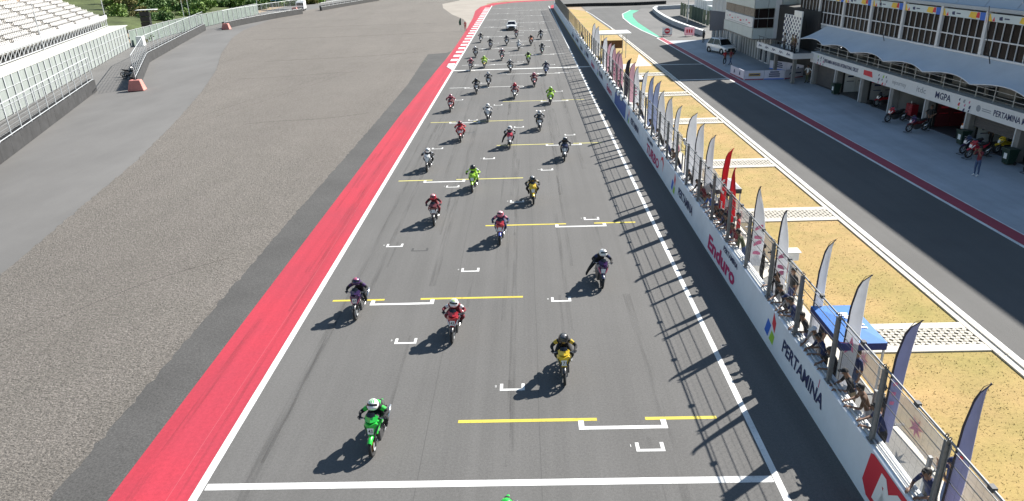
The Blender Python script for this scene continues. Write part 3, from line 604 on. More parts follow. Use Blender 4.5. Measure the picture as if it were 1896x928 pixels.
    for s, k in ((-1, 'stripe_right'), (1, 'stripe_left')):
        b = MB(); b.add([(.085*s, -.60, .60), (.145*s, -.55, .68), (.185*s, -.46, .79), (.175*s, -.455, .83), (.12*s, -.555, .73), (.07*s, -.605, .63)], [(0, 1, 2, 3, 4, 5)]); S(k, b, BP['white'])
    return P
BM_ = bike_meshes()
BIKE_PARTS = [('fork', None), ('front_fender', 1), ('front_shield', 0), ('handlebar_cowl', 0), ('windscreen', None), ('handlebar', None), ('grip|-1', None), ('grip|1', None), ('lever|-1', None), ('lever|1', None), ('body_shell', 1), ('seat', None), ('engine', None), ('swingarm', None), ('exhaust', None), ('footpeg|-1', None), ('footpeg|1', None), ('rear_mudguard', None)]
def bike(loc, rz, main, second, label, number=None, plate='white', rim=None, lean=0, group='racing motorcycles on the track'):
    r = empty('motorcycle', loc, rz, label, 'motorcycle', group); r.rotation_euler = (0, lean, rz); r.scale = (1.1, 1.07, 1.07)
    for nm, y in (('front_wheel', -.62), ('rear_wheel', .62)):
        h = link(nm, TY, r); h.location = (0, y, .285); q = link('rim', RI, h); link('brake_disc', DI, h)
        if rim: paint(q, [rim])
    for nm, ci in BIKE_PARTS:
        o = link(nm.split('|')[0], BM_[nm], r)
        if ci is not None: paint(o, [BP[(main, second)[ci]]])
        if nm == 'front_fender' and main == 'green': paint(o, [BP['green']])
        if nm == 'front_shield':
            pl = link('number_plate', BM_['number_plate'], o); paint(pl, [BP[plate]])
    for k_ in ('stripe_left', 'stripe_right'): ls = link('livery_stripe', BM_[k_], r); paint(ls, [BP[{'white': 'black', 'black': 'white', 'red': 'white', 'yellow': 'black', 'green': 'black', 'lime': 'black', 'navy': 'white', 'purple': 'pink', 'maroon': 'white', 'crimson': 'white', 'orange': 'black'}.get(main, 'white')]])
    if number:
        me = text_mesh(number, .13, .02, width=.055*len(number), depth=.001); me.materials.clear(); me.materials.append(BP['black'])
        for s in o.parent.children:
            if s.name.startswith('front_shield'): q = link('race_number', me, s); q.matrix_local = Matrix.Translation((0, -.604, .675)) @ Matrix.Rotation(R(78), 4, 'X')
    return r
def rider_mesh(name, knee=.21, tuck=0, legout=0):
    n, e = {}, []
    n['pelvis'] = (0, .36, .86, (.145, .12)); n['waist'] = (0, .25, .98, (.15, .125)); n['chest'] = (0, .10, 1.10-tuck, (.175, .135)); n['collar'] = (0, .0, 1.19-tuck, (.09, .08))
    n['neck'] = (0, -.05, 1.225-tuck, .055); n['head'] = (0, -.08, 1.27-tuck, .085); n['crown'] = (0, -.085, 1.33-tuck, .07); n['hump'] = (0, .13, 1.27-tuck, .075)
    e += [('pelvis', 'waist', 'suit'), ('waist', 'chest', 'suit'), ('chest', 'collar', 'accent'), ('collar', 'neck', 'suit'), ('neck', 'head', 'suit'), ('head', 'crown', 'suit'), ('chest', 'hump', 'accent')]
    for s, sx in (('l', 1), ('r', -1)):
        n[s+'_sh'] = (.185*sx, -.005, 1.155-tuck, .078); n[s+'_ua'] = (.275*sx, -.03, 1.085-tuck, .066); n[s+'_el'] = (.355*sx, -.05, .99-tuck*.6, .058); n[s+'_fa'] = (.335*sx, -.17, .97, .042); n[s+'_wr'] = (.31*sx, -.255, .965, .032); n[s+'_palm'] = (.30*sx, -.29, .963, (.036, .026))
        e += [('collar', s+'_sh', 'suit'), (s+'_sh', s+'_ua', 'accent'), (s+'_ua', s+'_el', 'suit'), (s+'_el', s+'_fa', 'suit'), (s+'_fa', s+'_wr', 'suit'), (s+'_wr', s+'_palm', 'glove')]
        fingers(n, e, s, None, (.30*sx, -.29, .963), (0, -1, -.1), (-1*sx, 0, 0), 'glove', (0, .1, -1), .85)
        n[s+'_hip'] = (.12*sx, .31, .83, .10); n[s+'_th'] = (.17*sx, .15, .76, .088); n[s+'_kn'] = (knee*sx, -.02, .665, .068); n[s+'_sn'] = (.205*sx, .09, .52, .058); n[s+'_an'] = (.185*sx, .22, .40, .045); n[s+'_heel'] = (.185*sx, .27, .365, .04); n[s+'_toe'] = (.195*sx, .09, .345, .036)
        if legout and sx < 0: n[s+'_th'] = (-.26, .12, .74, .088); n[s+'_kn'] = (-.38, -.02, .62, .068); n[s+'_sn'] = (-.43, .06, .46, .058); n[s+'_an'] = (-.47, .14, .30, .045); n[s+'_heel'] = (-.475, .18, .265, .04); n[s+'_toe'] = (-.50, .02, .245, .036)
        e += [('pelvis', s+'_hip', 'suit'), (s+'_hip', s+'_th', 'suit'), (s+'_th', s+'_kn', 'suit'), (s+'_kn', s+'_sn', 'suit'), (s+'_sn', s+'_an', 'boot'), (s+'_an', s+'_heel', 'boot'), (s+'_an', s+'_toe', 'boot')]
    return skin_body(name, n, e, ['suit', 'accent', 'glove', 'boot'], [SKIN]*4)
RIDERS = [(rider_mesh('body', .21, .05), .05), (rider_mesh('body', .27, .11), .11), (rider_mesh('body', .24, .02), .02), (rider_mesh('body', .25, .04, 1), .04), (rider_mesh('body', .30, .08), .08)]
def helmet_meshes():
    b = MB(); rows = []
    for t in np.linspace(.02, 2.35, 9): rows.append([((.128*math.sin(t)+.004)*math.cos(a), .150*math.sin(t)*math.sin(a)*(1.0 if math.sin(a) > 0 else 1.04)-(.03 if math.sin(a) < 0 and t > 1.6 else 0), .138*math.cos(t)) for a in np.linspace(0, 2*math.pi, 17)])
    b.grid(rows); sh = b.mesh('helmet', BP['white'], True)
    b = MB(); rows = []
    for t in (1.18, 1.45, 1.78): rows.append([((.135*math.sin(t)+.003)*math.cos(a), (.162*math.sin(t)+.003)*math.sin(a), .138*math.cos(t)) for a in np.linspace(math.pi*1.17, math.pi*1.83, 9)])
    b.grid(rows); vi = b.mesh('visor', GLASSD, True)
    b = MB()
    for s in (-.45, 0, .45):
        b.grid([[(.131*math.sin(t)*math.sin(s+d)*1.0, (-.154)*math.sin(t)*math.cos(s+d), .1405*math.cos(t)+.001) for d in (-.12, .12)] for t in np.linspace(.15, 1.05, 5)])
    b.grid([[(.131*math.sin(t)*math.cos(a), .153*math.sin(t)*math.sin(a), .141*math.cos(t)) for a in np.linspace(.2, math.pi-.2, 8)] for t in (.9, 1.25)])
    return sh, vi, b.mesh('helmet_stripe', BP['black'], True)
HS, HV, HT = helmet_meshes()
STRIPE = ['white', 'black', 'white', 'red', 'grey', 'yellow', 'blue']
def rider(bk, var, suit, accent, helmet, stripe, label, glove='black', boot='black', group='riders on the racing motorcycles'):
    me, tk = RIDERS[var]
    o = link('person', me); o.location = bk.location; o.rotation_euler = bk.rotation_euler; o.scale = bk.scale; tag(o, label, 'person', group)
    paint(o, [CL[suit], CL[accent], CL[glove], CL[boot]])
    h = link('helmet', HS, o); h.location = (0, -.085, 1.285-tk); h.rotation_euler = (R(-14+random.uniform(-8, 8)), R(random.uniform(-7, 7)), R(random.uniform(-18, 18))); h.scale = (1.12, 1.12, 1.12); paint(h, [BP[helmet]]); link('visor', HV, h); s = link('helmet_stripe', HT, h); paint(s, [BP[stripe]])
    return o
def gx(px, py):
    """ground point seen at a photograph pixel (z = 0)"""
    d = cr*((px-948)/1300)-cu*((py-464)/1300)+cf; t = -12.56/d.z; return d.x*t, d.y*t
# ground contact of the front wheel in the photograph, colours: bike main, second, suit, accent, helmet, stripe, number
BK = [
 (693, 841, 'green', 'green', 'black', 'green', 'white', 'green', '43', 'bright green', 'green and black', 'white and green'),
 (1046, 711, 'yellow', 'black', 'black', 'yellow', 'black', 'grey', '171', 'yellow and black', 'black and yellow', 'black'),
 (838, 634, 'red', 'black', 'maroon', 'white', 'white', 'lime', '43', 'red and white', 'maroon and white', 'pale'),
 (661, 591, 'purple', 'black', 'black', 'purple', 'purple', 'pink', '67', 'dark purple', 'black and purple', 'purple and pink'),
 (1113, 534, 'purple', 'navy', 'black', 'navy', 'white', 'grey', None, 'purple-black', 'black', 'white'),
 (926, 453, 'red', 'blue', 'navy', 'pink', 'pink', 'white', None, 'blue and red', 'navy and pink', 'pink and white'),
 (804.7, 418, 'maroon', 'black', 'maroon', 'black', 'crimson', 'white', None, 'dark maroon', 'maroon and black', 'red'),
 (987.8, 378.5, 'yellow', 'yellow', 'black', 'cream', 'black', 'white', None, 'golden yellow', 'black and cream', 'black and white'),
 (875.5, 356, 'lime', 'lime', 'lime', 'white', 'black', 'black', None, 'lime green', 'lime and white', 'black'),
 (791.6, 318.7, 'white', 'black', 'black', 'silver', 'white', 'white', None, 'white-fronted', 'black and silver', 'white'),
 (1045, 298.7, 'navy', 'white', 'black', 'grey', 'black', 'white', None, 'navy and white', 'black and grey', 'black'),
 (944, 275.4, 'crimson', 'white', 'black', 'white', 'white', 'white', None, 'crimson and white', 'black and white', 'white'),
 (853.5, 263.4, 'red', 'red', 'red', 'pink', 'maroon', 'red', None, 'plain red', 'red and pink', 'dark red'),
 (999.9, 243, 'black', 'white', 'black', 'silver', 'white', 'black', None, 'black and white', 'black and silver', 'white and black'),
 (903.9, 226.5, 'white', 'grey', 'grey', 'white', 'white', 'white', None, 'white and grey', 'grey and white', 'white'),
 (834.5, 208, 'maroon', 'red', 'maroon', 'pink', 'pink', 'maroon', None, 'maroon', 'maroon and pink', 'pink'),
 (1019, 194, 'lime', 'lime', 'lime', 'olive', 'lime', 'white', None, 'lime green', 'lime and olive', 'lime'),
 (952.9, 184, 'maroon', 'white', 'maroon', 'white', 'crimson', 'crimson', None, 'maroon and white', 'maroon and white', 'red'),
 (883, 174.6, 'black', 'grey', 'black', 'olive', 'black', 'grey', None, 'black and grey', 'black and olive', 'black'),
 (905, 161.4, 'black', 'navy', 'black', 'silver', 'white', 'black', None, 'black', 'black and silver', 'white'),
 (990, 161.4, 'maroon', 'crimson', 'maroon', 'cream', 'pink', 'white', None, 'maroon and crimson', 'maroon and cream', 'pink'),
 (1011, 140, 'navy', 'blue', 'navy', 'black', 'grey', 'white', None, 'navy blue', 'navy and black', 'grey'),
 (945.8, 134.5, 'black', 'white', 'black', 'grey', 'white', 'black', None, 'black with white tail', 'black and grey', 'white'),
 (871, 132.3, 'maroon', 'black', 'black', 'pink', 'pink', 'white', None, 'maroon and black', 'black and pink', 'pink'),
 (897, 126.5, 'lime', 'yellow', 'lime', 'yellow', 'lime', 'white', None, 'lime and yellow', 'lime and yellow', 'lime'),
 (979, 119.8, 'lime', 'black', 'black', 'lime', 'black', 'lime', None, 'lime-fronted black', 'black and lime', 'black'),
 (929.3, 112.6, 'black', 'red', 'black', 'pink', 'white', 'pink', None, 'black and red', 'black and pink', 'white and pink'),
 (881, 107.4, 'black', 'black', 'black', 'black', 'white', 'white', None, 'plain black', 'black', 'white'),
 (1003.6, 101, 'black', 'navy', 'black', 'silver', 'black', 'white', None, 'black', 'black and silver', 'black'),
 (960.5, 94, 'white', 'grey', 'silver', 'cream', 'white', 'white', None, 'pale grey', 'silver and cream', 'white'),
 (908.5, 91.5, 'black', 'purple', 'black', 'black', 'black', 'grey', None, 'black and purple', 'plain black', 'black'),
 (938.4, 84.8, 'black', 'grey', 'black', 'grey', 'black', 'black', None, 'black and grey', 'black and grey', 'black'),
 (983.3, 84.9, 'orange', 'black', 'black', 'brown', 'black', 'orange', None, 'orange and black', 'black and brown', 'black'),
 (890, 79.4, 'black', 'white', 'black', 'cream', 'black', 'white', None, 'black and white', 'black and cream', 'black'),
 (1002, 73.5, 'black', 'navy', 'black', 'navy', 'black', 'black', None, 'black and navy', 'black and navy', 'black'),
 (956, 71.6, 'maroon', 'grey', 'black', 'maroon', 'black', 'grey', None, 'dark maroon', 'black and maroon', 'black'),
]
ORD = ['first', 'second', 'third', 'fourth', 'fifth', 'sixth', 'seventh', 'eighth', 'ninth', 'tenth', 'eleventh', 'twelfth', 'thirteenth', 'fourteenth', 'fifteenth', 'sixteenth', 'seventeenth', 'eighteenth', 'nineteenth', 'twentieth', 'twenty-first', 'twenty-second', 'twenty-third', 'twenty-fourth', 'twenty-fifth', 'twenty-sixth', 'twenty-seventh', 'twenty-eighth', 'twenty-ninth', 'thirtieth', 'thirty-first', 'thirty-second', 'thirty-third', 'thirty-fourth', 'thirty-fifth', 'thirty-sixth', 'thirty-seventh', 'thirty-eighth', 'thirty-ninth', 'fortieth', 'forty-first', 'forty-second', 'forty-third', 'forty-fourth', 'forty-fifth', 'forty-sixth', 'forty-seventh', 'forty-eighth', 'forty-ninth', 'fiftieth']
pts = sorted([(gx(r[0], r[1]), r) for r in BK], key=lambda t: t[0][1])
for i, ((x, y), r) in enumerate(pts):
    rz = random.uniform(-.06, .05); ln = random.uniform(-.04, .05)
    if r[0] == 1113: ln = .10; rz = .05
    if r[0] == 693: rz = -.05
    loc = (x-math.sin(rz)*.62, y+.62, 0)
    bk = bike(loc, rz, r[2], r[3], '%s racing motorcycle, %s from the front of the field' % (r[9], ORD[i]), r[8], rim=GOLD if i == 0 else (CHROME if i % 5 == 3 else None), lean=ln)
    v_ = 1 if i == 0 else (3 if r[0] in (1113, 944, 1002) else [0, 2, 4, 0, 1][i % 5])
    rider(bk, v_, r[4], r[5], r[6], r[7], 'rider in %s suit and %s helmet on the %s motorcycle' % (r[10], r[11], ORD[i]), boot='white' if i % 4 == 1 else 'black')
bk = bike((-.66, 12.2, 0), 0, 'green', 'green', 'green motorcycle at the bottom edge of the picture, beyond the start line')
rider(bk, 0, 'green', 'black', 'green', 'green', 'rider in green helmet only just entering the picture at its bottom edge')
# ------------------------------------------------------------------ cars
CARW = mat('car_white_paint', (.72, .73, .74), .25, coat=.6)
LAMP = mat('headlight_glass', (.75, .77, .8), .1); CARB = mat('car_trim', (.02, .02, .022), .5)
def car(loc, rz, label, suv=False):
    """front is -Y"""
    r = empty('car', loc, rz, label, 'car')
    L, W = (4.6, 1.82) if suv else (4.45, 1.76); H = 1.78 if suv else 1.46
    hood = .98 if suv else .88; belt = 1.08 if suv else .95
    st = [(-L/2, .62, .55), (-L/2+.06, .72, .80), (-L/2+.35, .86, hood-.12), (-L/2+1.05, .90, hood), (-L/2+1.25, .90, belt), (0, .91, belt+.02), (L/2-.95, .90, belt+.03), (L/2-.25, .86, belt), (L/2-.05, .80, belt-.15), (L/2, .72, .62)]
    b = MB(); rows = []
    for y, hw, top in st:
        z0 = .28; rows.append([(-hw*.93, y, z0), (-hw, y, (z0+top)/2), (-hw*.97, y, top-.05), (-hw*.82, y, top), (0, y, top+.03), (hw*.82, y, top), (hw*.97, y, top-.05), (hw, y, (z0+top)/2), (hw*.93, y, z0)])
    b.grid(rows); b.add(rows[0], [tuple(range(9))]); b.add(rows[-1], [tuple(range(9))]); b.build('body', CARW, r)
    ya, yb, yc, yd = -L/2+1.15, -L/2+1.85, (L/2-.75 if suv else L/2-1.35), (L/2-.3 if suv else L/2-.55)
    hb, ht = W/2*.90, W/2*.70
    cab = MB(); c0 = [(-hb, ya, belt-.02), (hb, ya, belt-.02), (hb, yd, belt-.02), (-hb, yd, belt-.02)]; c1 = [(-ht, yb, H-.05), (ht, yb, H-.05), (ht, yc, H-.05), (-ht, yc, H-.05)]
    cab.add(c0+c1, [(0, 1, 5, 4), (1, 2, 6, 5), (2, 3, 7, 6), (3, 0, 4, 7)]); cab.build('windows', GLASSD, r)
    b = MB(); b.add([(-ht-.03, yb-.03, H-.07), (ht+.03, yb-.03, H-.07), (ht+.03, yc+.03, H-.07), (-ht-.03, yc+.03, H-.07), (-ht+.1, yb+.12, H), (ht-.1, yb+.12, H), (ht-.1, yc-.1, H), (-ht+.1, yc-.1, H)], [(0, 1, 2, 3), (4, 5, 6, 7), (0, 1, 5, 4), (1, 2, 6, 5), (2, 3, 7, 6), (3, 0, 4, 7)]); b.build('roof', CARW, r)
    for s in (-1, 1):
        b = MB(); b.bar((hb*s, ya, belt), (ht*s, yb, H-.05), .06, .06); b.bar((hb*s, yd, belt), (ht*s, yc, H-.05), .09, .09); b.bar((hb*s*.99, (yb+yc)/2, belt), (ht*s, (yb+yc)/2, H-.05), .05, .09); b.build('pillar', CARW, r)
        b = MB(); b.box((s*.60, -L/2+.14, .70), (.36, .2, .14), rz=.35*s); b.build('headlight', LAMP, r)
        b = MB(); b.box((s*(W/2+.1), ya+.25, belt+.06), (.2, .1, .14)); b.build('wing_mirror', CARW, r)
        for y in (-L/2+.85, L/2-.85):
            b = MB(); b.lathe([(.20, -.1), (.30, -.11), (.335, -.06), (.335, .06), (.30, .11), (.20, .1)], 18, (s*(W/2-.1), y, .335), 'X', close=True); w_ = b.build('tyre', RUBBER, r)
            b = MB(); b.lathe([(.001, .06*s), (.07, .09*s), (.20, .07*s), (.205, 0)], 14, (s*(W/2-.1), y, .335), 'X'); b.build('rim', STEELL, w_)
            b = MB(); b.lathe([(.34, 0), (.40, .0), (.40, .06*s), (.34, .06*s)], 18, (s*(W/2-.03), y, .335), 'X', close=True); b.build('wheel_arch', CARB, r)
    b = MB(); b.box((0, -L/2+.0, .62), (.95, .06, .26)); b.build('grille', CARB, r)
    b = MB(); b.box((0, -L/2+.0, .40), (1.35, .08, .16)); b.build('bumper_intake', CARB, r)
    b = MB(); b.box((0, -L/2-.035, .52), (.42, .015, .11)); b.build('registration_plate', BLACK, r)
    return r
x, y = gx(947, 57); car((x, y+2.2, 0), 0, 'white saloon car driving behind the motorcycle field')
car((25.1, 93.6, 0), R(18), 'white off-road car parked in the pits below the grey tower', True)

# ------------------------------------------------------------------ feather flags along the pit wall
def flagcloth(name, c): return translucent(mat('flag_'+name, c, .75, var=.05, scale=3))
FW = flagcloth('white', (.70, .71, .74)); FL = flagcloth('lavender', (.29, .31, .46)); FR = flagcloth('red', (.62, .04, .06)); FB = flagcloth('pale blue', (.42, .47, .62)); FP = flagcloth('pale pink', (.66, .48, .54)); FG = flagcloth('dark', (.05, .05, .07))
PINK = mat('pink_print', (.58, .17, .30), .7); EDGE = mat('flag_sleeve', (.025, .027, .05), .8)
def flag(x, y, h, m, art, label, wid=.62, bend=.55, ang=0.0, wave=.05):
    """pole curves over at the top; cloth hangs between pole and tip"""
    r = empty('feather_flag', (x, y, 0), ang, label, 'flag', 'feather flags along the pit wall')
    P_ = [(0, 0, .02), (0, 0, h*.3), (.01, 0, h*.6), (.05*bend, 0, h*.78), (.28*bend, 0, h*.92), (.62*bend, 0, h*.985), (1.0*bend, 0, h)]
    b = MB(); b.tube(P_, [.020, .018, .015, .012, .009, .007, .005], 6); b.build('pole', BLACK, r)
    b = MB(); b.box((0, 0, .03), (.5, .06, .05)); b.box((0, 0, .03), (.06, .5, .05)); b.build('base', STEELD, r)
    def edge(t):   # front edge along the pole from z=.22h up
        z = h*(.24+.76*t); 
        for (a, _, za), (c, _, zc) in zip(P_[:-1], P_[1:]):
            if za <= z <= zc+1e-6: return a+(c-a)*(z-za)/(zc-za+1e-9), z
        return P_[-1][0], h
    n = 16; left, right, rows = [], [], []
    for i in range(n+1):
        t = i/n; a, z = edge(t); s_ = max(0, (t-.35)/.65); rx = max(a+.012, wid*(.92+.08*math.sin(3*t))+(P_[-1][0]-wid)*s_*s_)
        rows.append([(a+(rx-a)*u, wave*math.sin(3.2*u+4.5*t)*u*(1-.6*t), z-(.06*u if t < .9 else 0)) for u in (0, .33, .66, 1)])
    b = MB(); b.grid(rows); b.grid([[(p[0], p[1]+.006, p[2]) for p in rw] for rw in rows], flip=True); cl = b.build('cloth', m, r, True, False)
    b = MB(); b.grid([[(rw[0][0]-.02, -.012, rw[0][2]), (rw[0][0]+.035, -.006, rw[0][2])] for rw in rows]); b.build('sleeve', EDGE if m is not FR else FR, cl, fix=False)
    if art == 'star':
        c = Vector((wid*.5, -.012, h*.52)); q = []
        for k in range(10): a = k*math.pi/5+.3; rr_ = (.26 if k % 2 == 0 else .09)*(1 if k % 4 else 1.3); q.append((c.x+rr_*math.cos(a), wave*math.sin(1.6+4.5*.37)*.4-.03, c.z+rr_*1.2*math.sin(a)))
        b = MB(); b.add(q, [tuple(range(10))]); b.build('printed_star', PINK, cl, fix=False)
    elif art in ('text', 'mark', 'swirl', 'oval'):
        cl2 = {'text': PINK, 'mark': REDP, 'swirl': PINK, 'oval': WHITEPR}[art]
        b = MB()
        if art == 'swirl':
            for k in range(4): z = h*(.36+.075*k); s_ = 1 if k % 2 else -1; b.grid([[(wid*(.2+.6*u), -.035, z+.10*s_*u*(1-.3*u)), (wid*(.2+.6*u), -.035, z+.10*s_*u+.10+.06*math.sin(3*u))] for u in np.linspace(0, 1, 6)])
        elif art == 'oval':
            q = [(wid*.5+.14*math.cos(a), -.03, h*.62+.34*math.sin(a)) for a in np.linspace(0, 2*math.pi, 15)[:-1]]; q2 = [(wid*.5+.07*math.cos(a), -.03, h*.62+.22*math.sin(a)) for a in np.linspace(0, 2*math.pi, 15)[:-1]]
            b.grid([[q[k % 14], q2[k % 14]] for k in range(15)]); b.grid([[(wid*.3, -.03, h*.27), (wid*.6, -.03, h*.27)], [(wid*.25, -.03, h*.47), (wid*.5, -.03, h*.47)]])
        else:
            for k in range(3 if art == 'text' else 1):
                z = h*(.60-.06*k); b.grid([[(wid*.30, -.03, z), (wid*.62, -.03, z)], [(wid*.30, -.03, z+.10), (wid*.66, -.03, z+.10)]])
        b.build('printed_mark', cl2, cl, fix=False)
    return r
FLAGS = [(13.05, 3.85, FL, 'mark', 'lavender blue', .35), (16.1, 3.75, FL, 'text', 'lavender blue', .32), (18.9, 3.7, FW, 'star', 'white', .42), (21.35, 3.75, FW, None, 'slim white', .3), (25.2, 3.45, FW, 'swirl', 'white', .45), (28.2, 3.4, FW, 'swirl', 'broad white', .6), (32.0, 3.25, FR, 'oval', 'red', .32), (33.6, 3.6, FR, 'oval', 'red', .26), (36.8, 3.5, FW, None, 'white', .4), (39.4, 3.55, FW, None, 'white', .5), (41.8, 3.65, FW, None, 'white', .6), (45.4, 3.35, FW, None, 'slim white', .25), (48.6, 3.3, FW, None, 'white', .6), (51.6, 3.2, FW, None, 'white', .6), (53.7, 3.5, FB, None, 'pale blue', .4), (55.8, 3.5, FB, None, 'pale blue', .4), (59.2, 3.4, FW, None, 'slim white', .3), (63.5, 3.2, FW, 'text', 'white', .5), (66.6, 3.2, FP, None, 'pale pink', .5), (69.4, 3.3, FG, None, 'dark', .35), (72.4, 3.0, FP, 'swirl', 'pale pink', .6), (74.6, 2.9, FP, None, 'pale pink', .6), (77.2, 2.9, FP, 'swirl', 'pale pink', .6), (79.5, 3.0, FW, None, 'white', .6), (81.8, 2.9, FP, None, 'pale pink', .5), (86.5, 3.0, FW, None, 'white', .6), (96, 3.3, FW, None, 'white', .75), (99.5, 3.4, FW, None, 'white', .75)]
TIPS = [(11.74, 4.55), (14.46, 4.51), (16.94, 4.5), (19.11, 4.58), (22.5, 4.32), (25.19, 4.28), (28.45, 4.06), (29.81, 4.52), (32.69, 4.41), (34.92, 4.48), (36.96, 4.59), (40.09, 4.34), (42.84, 4.28), (45.41, 4.21), (47.19, 4.53), (49.02, 4.56), (51.87, 4.49), (55.55, 4.26), (58.2, 4.2), (60.44, 4.22)]
for i, (y, h, m, art, cn, wd) in enumerate(FLAGS):
    y, h = TIPS[i] if i < len(TIPS) else (y*.9, h+1.1)
    bend = random.uniform(.34, .56) if i not in (5, 4, 6) else .16; wd *= .9
    flag(8.64-.0055*y, y, h, m, art, '%s feather flag, %s from the camera along the pit wall' % (cn, ORD[i]), wid=wd, bend=bend, ang=R(random.uniform(-18, 14)), wave=random.uniform(.06, .15))

# ------------------------------------------------------------------ barrier banners behind the walkway
MESHB = mat('mesh_banner', (.62, .60, .60), .9, alpha=.72, var=.05)
FAINT = mat('faint_pink_print', (.50, .24, .30), .9); FAINTG = mat('faint_grey_print', (.40, .40, .42), .9)
for i, y in enumerate((8.0, 10.9, 14.2, 17.6, 24.2, 27.4, 30.6, 36.0, 39.2, 46, 49.5)):
    x = 10.25 if y < 60 else 9.9
    r = empty('crowd_barrier', (x, y, 0), R(random.uniform(-4, 4)), 'white mesh-banner crowd barrier behind the walkway, %s from the camera' % ORD[i], 'barrier', 'crowd barriers behind the walkway')
    b = MB(); b.tube([(0, 0, .12), (0, 0, 1.05), (0, .1, 1.12), (0, 2.5, 1.12), (0, 2.6, 1.05), (0, 2.6, .12), (0, 0, .12)], .018, 6)
    for yy in (.35, 2.25): b.bar((-.3, yy, .02), (.3, yy, .02), .05, .03); b.tube([(0, yy, .02), (0, yy, .12)], .015, 5)
    b.build('frame', STEEL, r)
    b = MB(); rows = [[(-.025-.03*math.sin(2.5*u*3.1), .05+2.5*u, z) for z in (.1, .6, 1.1)] for u in np.linspace(0, 1, 9)]; b.grid(rows); bn = b.build('banner', MESHB, r, fix=False)
    if True:
        q = []
        for k in range(14): a = k*math.pi/7+.2; rr_ = .34 if k % 2 == 0 else .12; q.append((-.062, 1.3+rr_*math.cos(a), .64+rr_*math.sin(a)))
        b = MB(); b.add(q, [tuple(range(14))]); b.build('printed_star', FAINT, bn, fix=False)
# blue pop-up tent, grey tent, white cabinets, small shelter
def tent(loc, sx, sy, z, m, label, valance, cat='tent', peak=.35):
    r = empty('canopy_tent', loc, 0, label, cat)
    for ax in (-1, 1):
        for ay in (-1, 1):
            b = MB(); b.box((ax*(sx/2-.05), ay*(sy/2-.05), z/2), (.05, .05, z)); b.build('leg', STEELL, r)
    b = MB(); c = [(-sx/2, -sy/2, z), (sx/2, -sy/2, z), (sx/2, sy/2, z), (-sx/2, sy/2, z), (0, 0, z+peak)]; b.add(c, [(0, 1, 4), (1, 2, 4), (2, 3, 4), (3, 0, 4)]); b.build('canopy', m, r)
    for (a, c_) in ((0, 1), (1, 2), (2, 3), (3, 0)):
        p, q = c[a], c[c_]; b = MB(); b.add([p, q, (q[0], q[1], z-.22), (p[0], p[1], z-.22)], [(0, 1, 2, 3)]); b.build('valance', valance, r, fix=False)
    return r
TB = translucent(mat('blue_tent_fabric', (.05, .20, .58), .7, var=.08, scale=2), .25); TN = mat('navy_valance', (.02, .035, .16), .7); TG = mat('grey_tent_fabric', (.30, .31, .33), .7, var=.1); TK = mat('dark_valance', (.06, .06, .07), .7)
t = tent((9.1, 18.0, 0), 1.25, 2.25, 2.42, TB, 'bright blue pop-up tent with white lettering behind the pit wall', TN, peak=.1)
for k in range(6): b = MB(); b.box((.1+.03*k, .5-.17*k, 2.522-.012*abs(k-3)), (.42-.02*k, .09, .004), ry=.13, m=0); b.build('lettering', WHITEPR, t)
tent((9.35, 32.3, 0), 1.2, 1.6, 2.1, TG, 'grey canopy with dark valance beside the red flags', TK)
tent((9.5, 63.5, 0), 1.6, 2.2, 2.1, FW, 'small white canopy with black valance far along the pit wall', TK)
def cabinet(x, y, z, label):
    r = empty('cabinet', (x, y, 0), 0, label, 'cabinet', 'white cabinets on posts')
    b = MB(); b.box((0, 0, z/2), (.1, .1, z)); b.build('post', STEELL, r)
    me = MB().box((0, 0, z+.2), (.42, .36, .32)).mesh('box', WHITEP); bevel_mesh(me, .03); link('box', me, r)
    b = MB(); b.box((-.216, 0, z+.2), (.012, .26, .22)); b.build('door', STEELL, r); b = MB(); b.box((0, 0, z+.38), (.5, .44, .03)); b.build('lid', WHITEP, r)
cabinet(9.5, 23.6, 1.95, 'white cabinet on a post beside the white feather flags, nearer the camera'); cabinet(9.3, 40.2, 1.95, 'white cabinet on a post farther along the pit wall')
sh = empty('marshal_shelter', (10.0, 93.5, 0), 0, 'flat white roofed shelter on thin posts at the far pit wall', 'shelter')
for ax, ay in ((-.2, -2.0), (2.6, -2.0), (-.2, 1.2), (2.6, 1.2)): b = MB(); b.box((ax, ay, 1.45), (.08, .08, 2.9)); b.build('post', STEELL, sh)
me = MB().box((1.2, -.4, 2.95), (4.0, 3.8, .16)).mesh('roof', WHITEP); link('roof', me, sh)
b = MB(); b.box((1.2, 1.2, 1.3), (2.8, .04, 1.0)); b.build('back_panel', CL['brown'], sh)
